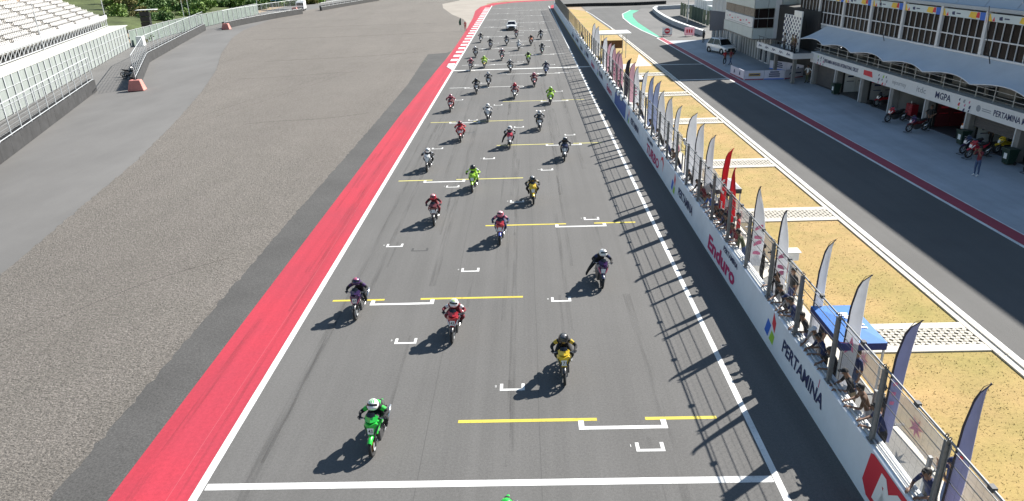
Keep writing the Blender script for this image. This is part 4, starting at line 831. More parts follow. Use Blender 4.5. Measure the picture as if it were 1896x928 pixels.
# ------------------------------------------------------------------ people at the pit wall
tops = ['navy', 'white', 'black', 'grey', 'red', 'black', 'blue', 'brown', 'white', 'navy', 'maroon', 'black', 'olive', 'pink', 'cream', 'black', 'teal', 'orange']
legsl = ['jeans', 'black', 'khaki', 'navy', 'grey', 'black']
PPL = [(11.15, 'wave', 'red'), (12.3, 'rest', 'navy'), (12.95, 'photo', 'navy'), (14.5, 'rest', 'navy'), (15.35, 'rest', 'brown'), (15.9, 'stand', 'black'), (16.25, 'rest', 'black'), (17.3, 'rest', 'black'), (17.75, 'stand', 'navy'), (18.15, 'rest', 'navy'), (18.6, 'rest', 'grey'), (19.5, 'rest', 'black'), (19.95, 'stand', 'black'), (20.4, 'rest', 'navy'), (20.85, 'rest', 'grey'), (21.5, 'rest', 'black'), (22.2, 'wave', 'black'), (23.4, 'stand', 'black'), (25.0, 'stand', 'grey'), (25.6, 'photo', 'black'), (26.3, 'rest', 'olive'), (27.2, 'rest', 'maroon'), (27.7, 'stand', 'brown'), (28.3, 'rest', 'black'), (28.75, 'rest', 'navy'), (29.2, 'stand', 'red'), (29.7, 'rest', 'black'), (30.4, 'rest', 'brown'), (31.2, 'rest', 'blue'), (31.9, 'stand', 'white'), (32.6, 'rest', 'maroon'), (33.5, 'rest', 'black'), (34.2, 'photo', 'navy'), (35.4, 'rest', 'black'), (37.0, 'stand', 'grey'), (38.6, 'rest', 'black'), (39.4, 'rest', 'brown'), (41.3, 'rest', 'navy'), (42.2, 'stand', 'pink'), (44.0, 'rest', 'black'), (47.0, 'rest', 'black'), (51.5, 'rest', 'black'), (52.4, 'rest', 'white'), (58, 'stand', 'navy'), (63, 'rest', 'black'), (71, 'rest', 'black'), (84, 'stand', 'brown'), (90, 'stand', 'maroon'), (91.4, 'stand', 'orange'), (104, 'rest', 'black')]
POSET = {'rest': 'leaning on the pit wall', 'stand': 'standing behind the pit wall', 'photo': 'holding up both hands behind the pit wall', 'wave': 'reaching over the pit wall'}
nth = {}
for i, (y, ps, tp) in enumerate(PPL):
    lg = legsl[(i*5+2) % 6]; sc_ = random.uniform(.95, 1.04)
    x = WX(y)+.46+(.24 if ps == 'rest' else (.22 if ps == 'wave' else random.uniform(.75, 1.2)))
    nth[tp, ps] = nth.get((tp, ps), 0)+1
    hat = ['black', 'white', 'navy'][i % 3] if i % 4 == 2 else None
    person(ps, (x, y, .006+(.38 if ps in ('rest', 'wave') else 0)), R(-90)+random.uniform(-.35, .35), tp, lg, 'person in %s top %s, %s from the camera' % (tp, POSET[ps], ORD[i]), hat=hat, group='people along the pit wall', scale=sc_)
    if ps in ('rest', 'wave'):
        b = MB(); b.box((0, 0, .19), (.42, .42, .38)); me = b.mesh('step_box', STEELD); bevel_mesh(me, .01); o = link('step_box', me); o.location = (x+.02, y, .006); tag(o, 'low grey step under the %s person from the camera at the wall' % ORD[i], 'step', 'steps along the pit wall')
# marshal, pit people
x, y = gx(862, 57); person('stand', (x, y, 0), R(15), 'red', 'red', 'track marshal in red overalls on the red strip', hat='cream')
fl = empty('marshal_flag', (x-.75, y+.3, 0), 0, 'dark green flag on a stick beside the red marshal', 'flag')
b = MB(); b.tube([(0, 0, 0), (0, 0, 2.2)], .015, 6); b.build('stick', STEELL, fl); b = MB(); b.grid([[(0, 0, 1.0), (-.35, .05, .9)], [(0, 0, 1.6), (-.42, -.04, 1.5)], [(0, 0, 2.2), (-.2, .03, 2.1)]]); b.build('cloth', mat('dark_green_cloth', (.02, .08, .05), .8), fl)
x, y = gx(1806, 326); person('photo', (x, y, 0), R(-70), 'maroon', 'jeans', 'person in dark red top and jeans taking a picture on the pit apron', shoe='white')
x, y = gx(1302, 79); person('stand', (x, y, 0), R(-60), 'black', 'black', 'person all in black standing by the low grey corner wall')
x, y = gx(1341, 121); person('hips', (x, y, 0), R(40), 'red', 'black', 'person in red shirt with hands on hips before the parked car', shoe='white')
x, y = gx(1352, 120); person('hips', (x, y, 0), R(-60), 'maroon', 'jeans', 'person in dark red shirt talking in front of the parked car')
x, y = gx(1328, 74); person('stand', (x, y, 0), R(-30), 'brown', 'black', 'person in brown jacket behind the parked white car')
# ------------------------------------------------------------------ pit building (local: +y runs away from the camera along the front, -x faces the track)
BA = math.atan(.055)
PB = empty('pit_building', (29.66, 38, 0), BA, 'grey two-storey pit building with garages, canopies and dark window band', 'building')
PANEL = mat('pale_blue_panel', (.34, .39, .45), .45, .1, var=.05, scale=.6); PANELW = mat('white_facade_frame', (.60, .61, .64), .5, var=.05)
CANOPY = mat('canopy_fabric', (.50, .53, .57), .7, var=.06, scale=.8); SHUT = mat('roller_shutter', (.09, .085, .085), .6, .2, var=.1, scale=3)
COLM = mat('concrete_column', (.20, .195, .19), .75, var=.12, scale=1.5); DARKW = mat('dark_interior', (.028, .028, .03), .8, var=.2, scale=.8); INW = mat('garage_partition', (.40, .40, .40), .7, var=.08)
FASC = mat('white_fascia', (.66, .67, .69), .6, var=.04)
Y0, Y1 = -14.8, 33.2
def bx(name, x0, x1, y0, y1, z0, z1, m, par=PB, bev=0):
    me = MB().box(((x0+x1)/2, (y0+y1)/2, (z0+z1)/2), (x1-x0, y1-y0, z1-z0)).mesh(name, m)
    if bev: bevel_mesh(me, bev)
    return link(name, me, par)
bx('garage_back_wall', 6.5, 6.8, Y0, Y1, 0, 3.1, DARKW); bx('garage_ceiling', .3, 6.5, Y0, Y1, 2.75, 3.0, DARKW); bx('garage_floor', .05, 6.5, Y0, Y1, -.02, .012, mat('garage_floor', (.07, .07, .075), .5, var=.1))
CY = [-10.15, -5.5, -.85, 3.8, 8.45, 13.1, 17.75, 22.4, 27.05, 31.7]
for y in CY:
    bx('column', -.22, .34, y-.24, y+.24, .012, 2.1, COLM, bev=.02); bx('column_edge', -.27, -.225, y+.13, y+.2, .012, 2.1, PANELW)
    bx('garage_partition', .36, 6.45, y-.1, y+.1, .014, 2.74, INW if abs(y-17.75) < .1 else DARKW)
for i, (a, b_) in enumerate(zip(CY[:-1], CY[1:])):
    drop = {0: 2.0, 1: 2.0, 2: .3, 3: .95, 8: 2.05}.get(i, .22)
    o = MB(); nsl = max(2, int(drop/.11))
    for k in range(nsl):
        z = 2.12-drop*(k+.5)/nsl; o = MB(); o.box((.12, (a+b_)/2, z), (.03 if k % 2 else .045, b_-a-.56, drop/nsl-.012)); o.build('shutter_slat', SHUT, PB)
# fascia with lettering
fas = bx('fascia', -.42, .3, Y0, 32.2, 2.05, 3.0, FASC)
def ft(t, y, z, size, width, m, par=fas, x=-.428, **k): return put_text(par, t, Matrix.Translation((x, y, z)) @ FACE_TRACK, m, size=size, width=width, **k)
ft('PERTAMINA MANDALIKA INTERNATIONAL CIRCUIT', 26.0, 2.42, .42, 6.2, NAVY, bold=.02); ft('MGPA', 11.1, 2.36, .62, 1.75, NAVY, bold=.02); ft('itdc', 13.7, 2.38, .6, 1.15, GREYPR, bold=.0); ft('injourney', 16.6, 2.40, .48, 1.9, GREYPR, bold=-.005); ft('PERTAMINA MANDALIKA', 3.4, 2.36, .52, 5.0, NAVY, bold=.015)
def fq(name, pts, m, x=-.426, par=fas):
    b = MB(); b.add([(x, p[0], p[1]) for p in pts], [tuple(range(len(pts)))]); return b.build(name, m, par, fix=False)
fq('red_logo', [(22.0, 2.38), (22.0, 2.78), (20.7, 2.80), (20.5, 2.36)], REDP)
for y0 in (18.9, 8.7, 29.9):
    for k in range(9):
        yy = y0+.75-(k % 3)*.55-random.uniform(0, .15); zz = 2.78-(k//3)*.28; s = .12+.05*(k % 2)
        fq('mosaic_mark', [(yy, zz), (yy-s, zz+.04), (yy-s*.6, zz-s*1.3), (yy+s*.4, zz-s)], [NAVY, GREYPR, GREENPR, PINK, NAVY, REDP, NAVY, PINK, NAVY][(k*2+int(y0)) % 9])
for y0 in (7.35, 29.2):
    q = [(y0+.22*math.cos(a), 2.52+.22*math.sin(a)) for a in np.linspace(0, 2*math.pi, 11)[:-1]]; fq('round_logo', q, GREYPR); fq('logo_text', [(y0-.35, 2.6), (y0-1.2, 2.6), (y0-1.2, 2.54), (y0-.35, 2.54)], GREYPR); fq('logo_text', [(y0-.35, 2.48), (y0-1.2, 2.48), (y0-1.2, 2.42), (y0-.35, 2.42)], GREYPR)
# first-floor gallery
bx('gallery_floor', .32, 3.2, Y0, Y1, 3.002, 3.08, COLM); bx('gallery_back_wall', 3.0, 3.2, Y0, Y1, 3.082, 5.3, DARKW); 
for y in CY: bx('gallery_column', .55, .72, y-.09, y+.09, 3.082, 4.9, COLM)
for z in (3.35, 3.7, 4.02): b = MB(); b.tube([(.05, Y0, z), (.05, Y1-1, z)], .022, 5); b.build('railing', STEELL, PB)
for k in range(27): y = Y0+.6+k*1.75; b = MB(); b.box((.05, y, 3.52), (.045, .045, 1.04)); b.build('railing_post', STEELL, PB)
for k in range(6):                                       # stacked chairs and crates in the gallery
    bx('gallery_bench', 1.4, 1.9, 2+k*4.8, 3.6+k*4.8, 3.082, 3.6, COLM)
# fabric canopies, one per bay, with a lifted front edge between the tips
tips = [6.6+5.1*k-20.4 for k in range(11)]
for a, c_ in zip(tips[:-1], tips[1:]):
    if a > 32: break
    b = MB(); rows = []
    for u in np.linspace(0, 1, 11):
        y = a+(c_-a)*u; arch = math.sin(math.pi*u); row = []
        for t in np.linspace(0, 1, 7): row.append((-1.85+.38*arch*(1-t)+(2.6-.55*arch*(1-t)*0)*t, y, 4.22+.24*arch*(1-t)**1.5+1.12*t-.12*math.sin(math.pi*t)))
        rows.append(row)
    b.grid(rows); o = b.build('canopy', CANOPY, PB, True, False); 
    b = MB(); b.tube([r[0] for r in rows], .035, 5); b.build('canopy_edge', PANELW, o)
    b = MB(); b.tube([(-1.85, a, 4.22), (-.4, a, 4.0), (.3, a, 4.1)], .04, 6); b.build('canopy_strut', PANELW, o)
# window band
wb = .78
bx('upper_slab', .75, 8, Y0, Y1+2, 5.0, 5.34, PANEL); bx('sill', wb-.08, wb+.1, Y0, Y1+2, 5.342, 5.46, PANELW); bx('glass_backing', wb+.2, wb+.3, Y0, Y1+2, 5.34, 8.1, DARKW)
bigs = [10.0+4.82*k for k in range(-5, 7)]
for y in bigs:
    if Y0-.3 < y < Y1+2: bx('window_pier', wb-.12, wb+.16, y-.14, y+.14, 5.462, 8.2, PANELW)
CONF = [YELP, mat('pale_print', (.55, .62, .64), .6), REDP, NAVY]
for a, c_ in zip(bigs[:-1], bigs[1:]):
    if c_ < Y0 or a > Y1+1.5: continue
    a2, c2_ = a+.15, c_-.15; n = 6; dw = (c2_-a2)/n
    w_ = bx('window', wb-.04, wb+.03, a2, c2_, 6.42, 6.5, PANELW)
    for k in range(n):
        for z0, z1 in ((5.47, 6.41), (6.51, 7.58)):
            link('pane', MB().box((wb+.06, a2+dw*(k+.5), (z0+z1)/2), (.02, dw-.05, z1-z0)).mesh('pane', GLASSB), w_)
        if k: link('mullion', MB().box((wb, a2+dw*k, 6.5), (.06, .04, 2.15)).mesh('mullion', PANELW), w_)
    s_ = bx('sign_board', wb-.06, wb+.1, a2, c2_, 7.6, 8.08, CONF[1])
    L = c2_-a2; xx = wb-.066
    fq('print', [(c2_, 7.6), (c2_-.35, 7.6), (c2_-.1, 8.05), (c2_, 8.05)], YELP, xx, s_); fq('print', [(c2_-.35, 7.62), (c2_-.6, 7.62), (c2_-.5, 7.9)], REDP, xx, s_); fq('print', [(a2, 7.6), (a2+.55, 7.6), (a2+.62, 8.08), (a2, 8.08)], BLUEP, xx, s_); fq('print', [(a2+.62, 7.7), (a2+1.0, 7.72), (a2+.9, 8.06), (a2+.66, 8.06)], REDP, xx-.002, s_); fq('print', [(a2+.95, 7.62), (a2+1.75, 7.7), (a2+1.6, 8.05), (a2+.95, 8.05)], YELP, xx, s_); fq('print', [(c2_-1.0, 7.72), (c2_-1.3, 7.72), (c2_-1.25, 7.95), (c2_-.95, 7.9)], NAVY, xx, s_); fq('print', [(c2_-1.45, 7.80), (c2_-1.9, 7.80), (c2_-1.9, 7.88), (c2_-1.45, 7.88)], NAVY, xx, s_)
bx('parapet', wb-.14, wb+.35, Y0, Y1+2, 8.2, 8.42, PANEL)
# swept metal roof rising behind the parapet
RY = [Y0-20, Y0, 5, 20, 33, 44]
for k in range(len(RY)-1):
    n = 5; a, c_ = RY[k], RY[k+1]
    for j in range(n):
        u0 = a+(c_-a)*j/n+.02; u1 = a+(c_-a)*(j+1)/n-.02; zr = [17.45-.043*(u+38-36.5) for u in (u0, u1)]
        b = MB(); b.grid([[(1.0, u0, 8.35), (3.6, u0, 8.35+(zr[0]-8.35)*.42), (5.2, u0, zr[0])], [(1.0, u1, 8.35), (3.6, u1, 8.35+(zr[1]-8.35)*.42), (5.2, u1, zr[1])]]); b.add([(5.2, u0, zr[0]), (5.2, u1, zr[1]), (9, u1, 5), (9, u0, 5)], [(0, 1, 2, 3)]); b.build('roof_sheet', PANEL, PB, fix=False)
# national flags leaning out of the front
for i, y in enumerate((8.4, 21.2, 36)):
    f = empty('wall_flag', (0, 0, 0), 0, 'red and white flag on a slanting pole on the pit building, %s from the camera' % ORD[i], 'flag', 'flags on the pit building')
    f.location = PB.matrix_basis @ Vector((-.35, y, 4.75)); f.rotation_euler = (0, 0, BA)
    b = MB(); b.tube([(.9, 0, 0), (.2, 0, 2.0), (-.1, 0, 3.9)], [.03, .025, .018], 6); b.build('pole', BLACK, f)
    b = MB(); rows = [[(-.08+.12*u, .12*math.sin(5*t)*.4+.3*u*.6, 3.75-1.1*t-.25*u) for u in np.linspace(0, 1, 5)] for t in np.linspace(0, 1, 7)]; b.grid(rows[:5]); b.build('red_cloth', REDP, f, True, False); b = MB(); b.grid(rows[4:]); b.build('white_cloth', WHITEPR, f, True, False)
# inside the garages
def inb(name, x, y, z, d, m, label, cat, rz=0, bev=.02):
    p = PB.matrix_basis @ Vector((x, y, z)); me = MB().box((0, 0, d[2]/2), d).mesh(name, m); bevel_mesh(me, bev); o = link(name, me); o.location = p; o.rotation_euler = (0, 0, BA+rz); return tag(o, label, cat)
PB.matrix_basis = Matrix.LocRotScale(Vector((29.66, 38, 0)), Matrix.Rotation(BA, 3, 'Z'), None)
REDT = mat('red_tool_paint', (.32, .02, .03), .4, var=.08)
def toolbox(x, y, label):
    r = empty('tool_cabinet', PB.matrix_basis @ Vector((x, y, .012)), BA, label, 'tool cabinet', 'red tool cabinets')
    b = MB(); b.box((0, 0, .52), (.5, .8, .84)); b.build('carcass', REDT, r)
    for k in range(5): b = MB(); b.box((-.26, 0, .22+k*.15), (.02, .74, .125)); d = b.build('drawer', REDT, r); b = MB(); b.box((-.28, 0, .26+k*.15), (.02, .5, .02)); b.build('handle', CHROME, d)
    for s in (-.3, .3): b = MB(); b.lathe([(.001, -.03), (.05, -.03), (.05, .03), (.001, .03)], 10, (-.15, s, .05), 'X'); b.build('castor', RUBBER, r)
    b = MB(); b.lathe([(.04, 0), (.045, .12), (.02, .16), (.02, .2)], 10, (0, .2, .94)); b.build('bottle', WHITEP, r)
toolbox(.95, 16.6, 'red tool cabinet in the white-walled garage'); toolbox(.9, 18.9, 'red tool cabinet with orange top beside the garage with red boards')
def bin_(x, y, label):
    r = empty('wheelie_bin', PB.matrix_basis @ Vector((x, y, 0)), BA, label, 'bin', 'dark green bins')
    G = mat('bin_green', (.012, .035, .025), .5, var=.1)
    b = MB(); b.grid([[(sx*w_, sy*w_*1.1, z) for sx, sy in ((-1, -1), (1, -1), (1, 1), (-1, 1), (-1, -1))] for z, w_ in ((.06, .22), (.9, .30))]); b.build('body', G, r); b = MB(); b.box((0, 0, .94), (.68, .72, .07), ry=.05); b.build('lid', G, r)
    for s in (-1, 1): b = MB(); b.lathe([(.001, -.03), (.1, -.03), (.1, .03), (.001, .03)], 12, (.24, .24*s, .1), 'Y'); b.build('wheel', RUBBER, r)
    b = MB(); b.box((-.275, 0, .55), (.012, .26, .36)); b.build('white_label', WHITEP, r)
bin_(-.75, 3.3, 'dark green bin with white label by the near half-open garage'); bin_(-.55, 8.0, 'dark green bin with white label before the garage with the orange motorcycle'); bin_(-.5, 26.2, 'small dark bin by the closed far garage shutter')
for i, (yp_, m, lb) in enumerate(((8.45, WHITEP, 'white display board on the wall of the half-open garage'), (13.1, mat('dark_red_board', (.10, .015, .02), .6), 'dark red team board on the wall of the garage with the orange motorcycle'), (22.4, mat('grey_board', (.34, .34, .35), .6), 'grey team board with red header inside a garage'), (27.05, WHITEP, 'white panelled team board inside the far garage'))):
    r = empty('team_board', PB.matrix_basis @ Vector((.55, yp_-.16, .014)), BA, lb, 'board', 'team boards in the garages')
    n = 3; L = 1.05; ht = 1.25 if i == 0 else 1.95
    for k in range(n): MB().box((L*(k+.5), 0, ht/2+.02), (L-.03, .05, ht)).build('panel', m, r)
    if i == 2: MB().box((L*1.5, -.05, 1.85), (L*3, .08, .45)).build('red_header', REDP, r)
    for k in range(n):
        MB().box((L*(k+.5), -.035, ht*.72), (L*.5, .01, .14)).build('printed_line', NAVY if i != 1 else REDP, r); MB().box((L*(k+.5), -.035, ht*.5), (L*.62, .01, .06)).build('printed_line', NAVY if i != 1 else REDP, r)
# motorcycles parked on stands in front of the garages
def paddock(x, y, rz, main, second, label):
    p = PB.matrix_basis @ Vector((x, y, 0)); bk = bike((p.x, p.y, .03), rz, main, second, label, group='motorcycles parked at the garages')
    st = MB()
    for s in (-1, 1): st.tube([(.2*s, .95, .04), (.2*s, .55, .05), (.14*s, .62, .285)], .014, 6); st.tube([(.2*s, -.95, .04), (.2*s, -.55, .05), (.12*s, -.62, .27)], .014, 6)
    st.tube([(-.2, .95, .04), (.2, .95, .04)], .014, 6); st.tube([(-.2, -.95, .04), (.2, -.95, .04)], .014, 6)
    o = st.build('paddock_stand', BLACK); o.location = (p.x, p.y, 0); o.rotation_euler = (0, 0, rz); tag(o, 'black stand under the %s' % label, 'stand', 'stands under parked motorcycles')
paddock(-1.4, 11.8, R(-75), 'purple', 'maroon', 'parked purple and maroon motorcycle with white nose plate'); paddock(-1.3, 5.9, R(-75), 'navy', 'purple', 'parked navy motorcycle next to the red one'); paddock(-1.6, 4.9, R(-75), 'red', 'crimson', 'parked bright red motorcycle before the half-open shutter'); paddock(.9, 9.6, R(-80), 'orange', 'orange', 'parked orange motorcycle inside the open garage'); paddock(.7, 5.6, R(-80), 'yellow', 'yellow', 'parked yellow motorcycle behind the red one'); paddock(-.3, 1.5, R(-80), 'yellow', 'red', 'parked yellow and red motorcycle at the right picture edge')
paddock(-1.2, 15.0, R(-75), 'red', 'black', 'parked red and black motorcycle before the white-walled garage'); paddock(.8, 20.4, R(-80), 'black', 'red', 'parked black motorcycle inside the garage with red header')
for i_, (x_, y_, ps_, tp_) in enumerate(((.9, 7.4, 'stand', 'red'), (-.2, 12.4, 'hips', 'black'), (1.3, 19.3, 'stand', 'white'), (.4, 2.2, 'hips', 'navy'), (1.2, 15.2, 'stand', 'maroon'))):
    person(ps_, tuple(PB.matrix_basis @ Vector((x_, y_, .012))), R(-90+40*i_), tp_, 'black', 'crew member in %s top at the garages, %s from the camera' % (tp_, ['second', 'third', 'fifth', 'first', 'fourth'][i_]), group='crew at the garages')
for i_, (x_, y_) in enumerate(((-.1, 21.2), (.1, 13.8), (-.2, 6.9))):
    for k_ in range(3):
        o_ = link('tyre', TY); o_.location = PB.matrix_basis @ Vector((x_+.5, y_+.5, .055+.09*k_)); o_.rotation_euler = (0, R(90), .4*k_); tag(o_, '%s loose motorcycle tyre of the stack by the %s garage column' % (['bottom', 'middle', 'top'][k_], ['far', 'middle', 'near'][i_]), 'tyre', 'loose tyres at the garages')
p = PB.matrix_basis @ Vector((1.2, 24.6, .012)); person('hips', tuple(p), R(-80), 'black', 'black', 'person in black inside the far open garage'); p = PB.matrix_basis @ Vector((-.5, 32.2, 0)); person('hips', tuple(p), R(-50), 'white', 'olive', 'person in white shirt beside the far end column of the garages')

# ------------------------------------------------------------------ control tower and podium
TW = empty('control_tower', (25.2, 81.6, 0), 0, 'pale control tower with dark window band and overhanging upper floors', 'tower')
TP = mat('tower_panel', (.46, .52, .53), .5, var=.05, scale=.7)
def tb(name, x0, x1, y0, y1, z0, z1, m, par=TW): return link(name, MB().box(((x0+x1)/2, (y0+y1)/2, (z0+z1)/2), (x1-x0, y1-y0, z1-z0)).mesh(name, m), par)
tb('tower_core', .2, 6, .2, 11.8, 3.0, 10.2, TP)
for k in range(6):                                       # cladding panels, front (towards the track) and near end
    ya = .05+2.0*k
    tb('cladding_panel', 0, .19, ya, ya+1.96, 3.0, 4.1, TP); tb('cladding_panel', 0, .19, ya, ya+1.96, 6.2, 7.6, TP); tb('cladding_panel', 0, .19, ya, ya+1.96, 7.63, 10.2, TP)
for k in range(3): xa = .0+1.5*k; tb('cladding_panel', xa, xa+1.46, .0, .19, 2.98, 4.06, TP); tb('cladding_panel', xa, xa+1.46, .0, .19, 6.2, 10.18, TP)
MOTT = mat('mottled_brown_glass', (.13, .11, .10), .5, var=.5, scale=4)
for k in range(3): tb('window_pane', .1, .16, .3+3.9*k, 4.1+3.9*k, 5.28, 6.15, MOTT)
sg = tb('sign_band', -.03, .12, .3, 11.6, 4.14, 5.22, FASC)
for k in range(9): b = MB(); b.box((-.035, 10.6-1.15*k, 4.7+.12*math.sin(k*2.1)), (.006, .3+.2*(k % 3), .1+.08*(k % 2))); b.build('printed_mark', [GREYPR, PINK, REDP][k % 3], sg)
b = MB(); b.box((-.035, 6, 4.32), (.006, 8, .06)); b.build('printed_line', GREYPR, sg)
for z0, z1 in ((4.14, 5.08), (5.16, 6.14)):
    for xa, xb in ((.12, .5), (.56, 1.55), (1.61, 2.2)): tb('window_pane', xa, xb, .06, .12, z0, z1, GLASSB)
tb('window_frame', .08, 2.26, .04, .1, 5.09, 5.15, PANELW); tb('corner_pier', 2.28, 2.9, -.06, .18, 2.98, 10.2, PANELW)
tb('soffit', .0, 6, .0, 12, 2.86, 2.96, COLM)
SL = mat('slatted_wall', (.20, .22, .23), .6, var=.08)
tb('ground_wall', 2.5, 3, .3, 18, 0, 2.85, SL)
for k in range(34): tb('wall_slat', 2.38, 2.49, .3+k*.52, .58+k*.52, .02, 2.84, [SL, STEELL][k % 2])
for y in (1.2, 3.0): d = tb('door', 2.33, 2.37, y, y+1.0, .02, 2.2, PANELW); tb('door_glass', 2.31, 2.328, y+.14, y+.46, .15, 2.05, GLASSD, d); tb('door_glass', 2.31, 2.328, y+.54, y+.86, .15, 2.05, GLASSD, d)
# block and big screen beyond the tower
FBK = empty('end_block', (27.6, 94, 0), 0, 'grey end block behind the tower with red stripe', 'building')
tb('wall', .3, 8, .3, 16, 0, 8.8, COLM, FBK)
for k in range(8): tb('facade_panel', 0, .28, .2+k*1.95, 2.05+k*1.95, 3.2, 8.7, PANEL, FBK); tb('facade_column', -.1, .2, .2+k*1.95, .5+k*1.95, 0, 3.15, STEELL, FBK)
tb('red_stripe', -.12, -.02, 4, 5.2, 5.2, 8.7, REDP, FBK)
SCR = empty('video_screen', (25.7, 97, 0), 0, 'large blank grey video screen hung beside the tower', 'screen')
b = MB(); b.add([(-1.35, 0, 2.4), (.95, .3, 2.35), (1.35, .3, 4.55), (-1.5, 0, 4.95)], [(0, 1, 2, 3)]); b.add([(-1.35, .3, 2.4), (.95, .6, 2.35), (1.35, .6, 4.55), (-1.5, .3, 4.95)], [(3, 2, 1, 0)]); b.build('screen_panel', mat('grey_screen', (.20, .20, .23), .4), SCR)
b = MB(); b.extr([(-1.5, .02, 4.95), (1.35, .32, 4.55), (.95, .32, 2.35), (-1.35, .02, 2.4)], (0, .26, 0)); b.build('screen_case', STEELD, SCR); b = MB(); b.box((.9, .5, 1.2), (.14, .14, 2.4)); b.box((-.9, .4, 1.2), (.14, .14, 2.4)); b.build('screen_legs', STEELL, SCR)
# podium balcony with chequered backdrop
PO = empty('podium_balcony', (25.6, 69.6, 0), BA, 'podium balcony with white banner and chequered backdrop between tower and garages', 'balcony')
tb('deck', 0, 3.5, .1, 9.6, 2.46, 2.62, COLM, PO)
pbn = tb('balcony_banner', -.08, -.005, .0, 9.5, 2.40, 3.0, FASC, PO)
for k in range(5):
    b = MB(); y = 8.4-1.85*k; b.tube([(-.09, y+.4, 2.6), (-.09, y+.2, 2.85), (-.09, y, 2.62), (-.09, y-.2, 2.8), (-.09, y-.45, 2.66)], .03, 4); b.build('signature_print', NAVY, pbn)
tb('side_panel', -.06, 2.0, -.09, -.01, 2.40, 2.9, PANELW, PO)
for k in range(9): tb('railing_post', .02, .06, .3+k*1.1, .34+k*1.1, 3.005, 3.6, STEELD, PO)
b = MB(); b.tube([(.04, .1, 3.6), (.04, 9.5, 3.6)], .025, 5); b.build('railing', STEELD, PO)
for y in (.4, 5): tb('support_column', .3, .6, y, y+.3, 0, 2.44, COLM, PO)
bd = tb('backdrop', 1.5, 1.62, 2.6, 6.7, 2.7, 6.0, WHITEP, PO); tb('backdrop_header', 1.46, 1.6, 2.5, 4.3, 6.01, 6.5, WHITEP, PO)
for iy in range(12):
    for iz in range(11):
        if (iy+iz) % 2 == 0:
            s = .34 if iy > 5 else .27; y = 2.66+.335*iy; z = 2.76+.295*iz; b = MB(); b.add([(1.494, y, z), (1.494, y+s, z-.03), (1.494, y+s+.03, z+s*.75), (1.494, y+.03, z+s*.8)], [(0, 1, 2, 3)]); b.build('check', NAVY, bd, fix=False)
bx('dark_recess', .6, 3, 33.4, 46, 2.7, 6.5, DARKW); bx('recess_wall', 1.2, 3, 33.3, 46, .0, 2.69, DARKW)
for i, (x, y, tp) in enumerate(((1.0, 2.2, 'brown'), (1.1, 3.1, 'khaki'), (.8, 4.3, 'grey'))):
    person('stand', tuple(PO.location+Matrix.Rotation(BA, 3, 'Z') @ Vector((x, y, 2.62))), R(-85), tp, 'black', 'person in %s standing on the podium balcony' % tp)
# white advertising hoardings in front of the podium
def hoard(a, b_, label, art, lab2=None):
    a, b_ = Vector(a), Vector(b_); L = (b_-a).length; r = empty('hoarding', (a.x, a.y, 0), math.atan2((b_-a).y, (b_-a).x), label, 'hoarding', 'hoardings by the podium')
    p = MB().box((L/2, 0, .5), (L, .06, .92)).build('board', mat('hoarding_white', (.60, .58, .66), .6, var=.05), r); q = MB()
    q.box((L/2, -.035, .1), (L, .012, .1)); q.build('base_strip', PURPLE if art != 'navy' else BLUEP, r)
    for s in (.3, L-.3): MB().bar((s, .05, .5), (s, .5, .02), .05, .05).build('prop', STEEL, r)
    if art == 'gold': MB().box((L/2, -.037, .56), (L*.62, .012, .3)).build('printed_panel', mat('gold_print', (.42, .28, .08), .6), r); MB().box((L/2, -.046, .56), (L*.5, .01, .1)).build('printed_text', NAVY, r)
    elif art == 'navy':
        for k, z in enumerate((.78, .58, .38)): MB().box((L/2, -.037, z), (L*(.45 if k == 0 else .55), .012, .12)).build('printed_text', NAVY, r)
    elif art == 'logo': MB().box((L*.65, -.037, .55), (L*.45, .012, .12)).build('printed_text', NAVY, r); MB().extr([(L*.2, -.038, .4), (L*.3, -.038, .5), (L*.36, -.038, .72), (L*.27, -.038, .62)], (0, -.008, 0)).build('printed_logo', NAVY, r)
    else:
        for s in (.3, .7): MB().extr([(L*s-.18, -.037, .35), (L*s+.18, -.037, .4), (L*s+.12, -.037, .75), (L*s-.1, -.037, .7)], (0, -.01, 0)).build('printed_logo', NAVY, r)
hoard((21.75, 76.6), (22.0, 72.6), 'white hoarding with dark emblems nearest the pit lane', 'emblem'); hoard((22.05, 72.5), (23.95, 72.5), 'white hoarding with a gold panel', 'gold'); hoard((24.0, 72.5), (25.95, 72.4), 'white hoarding with three navy text lines', 'navy'); hoard((26.0, 72.4), (28.2, 73.4), 'white hoarding with navy bird-like logo', 'logo'); hoard((26.7, 79.2), (27.9, 77.4), 'white hoarding standing behind, nearest the tower doors', 'navy'); hoard((27.9, 77.3), (28.8, 75.0), 'white hoarding standing behind, beside the columns', 'emblem')

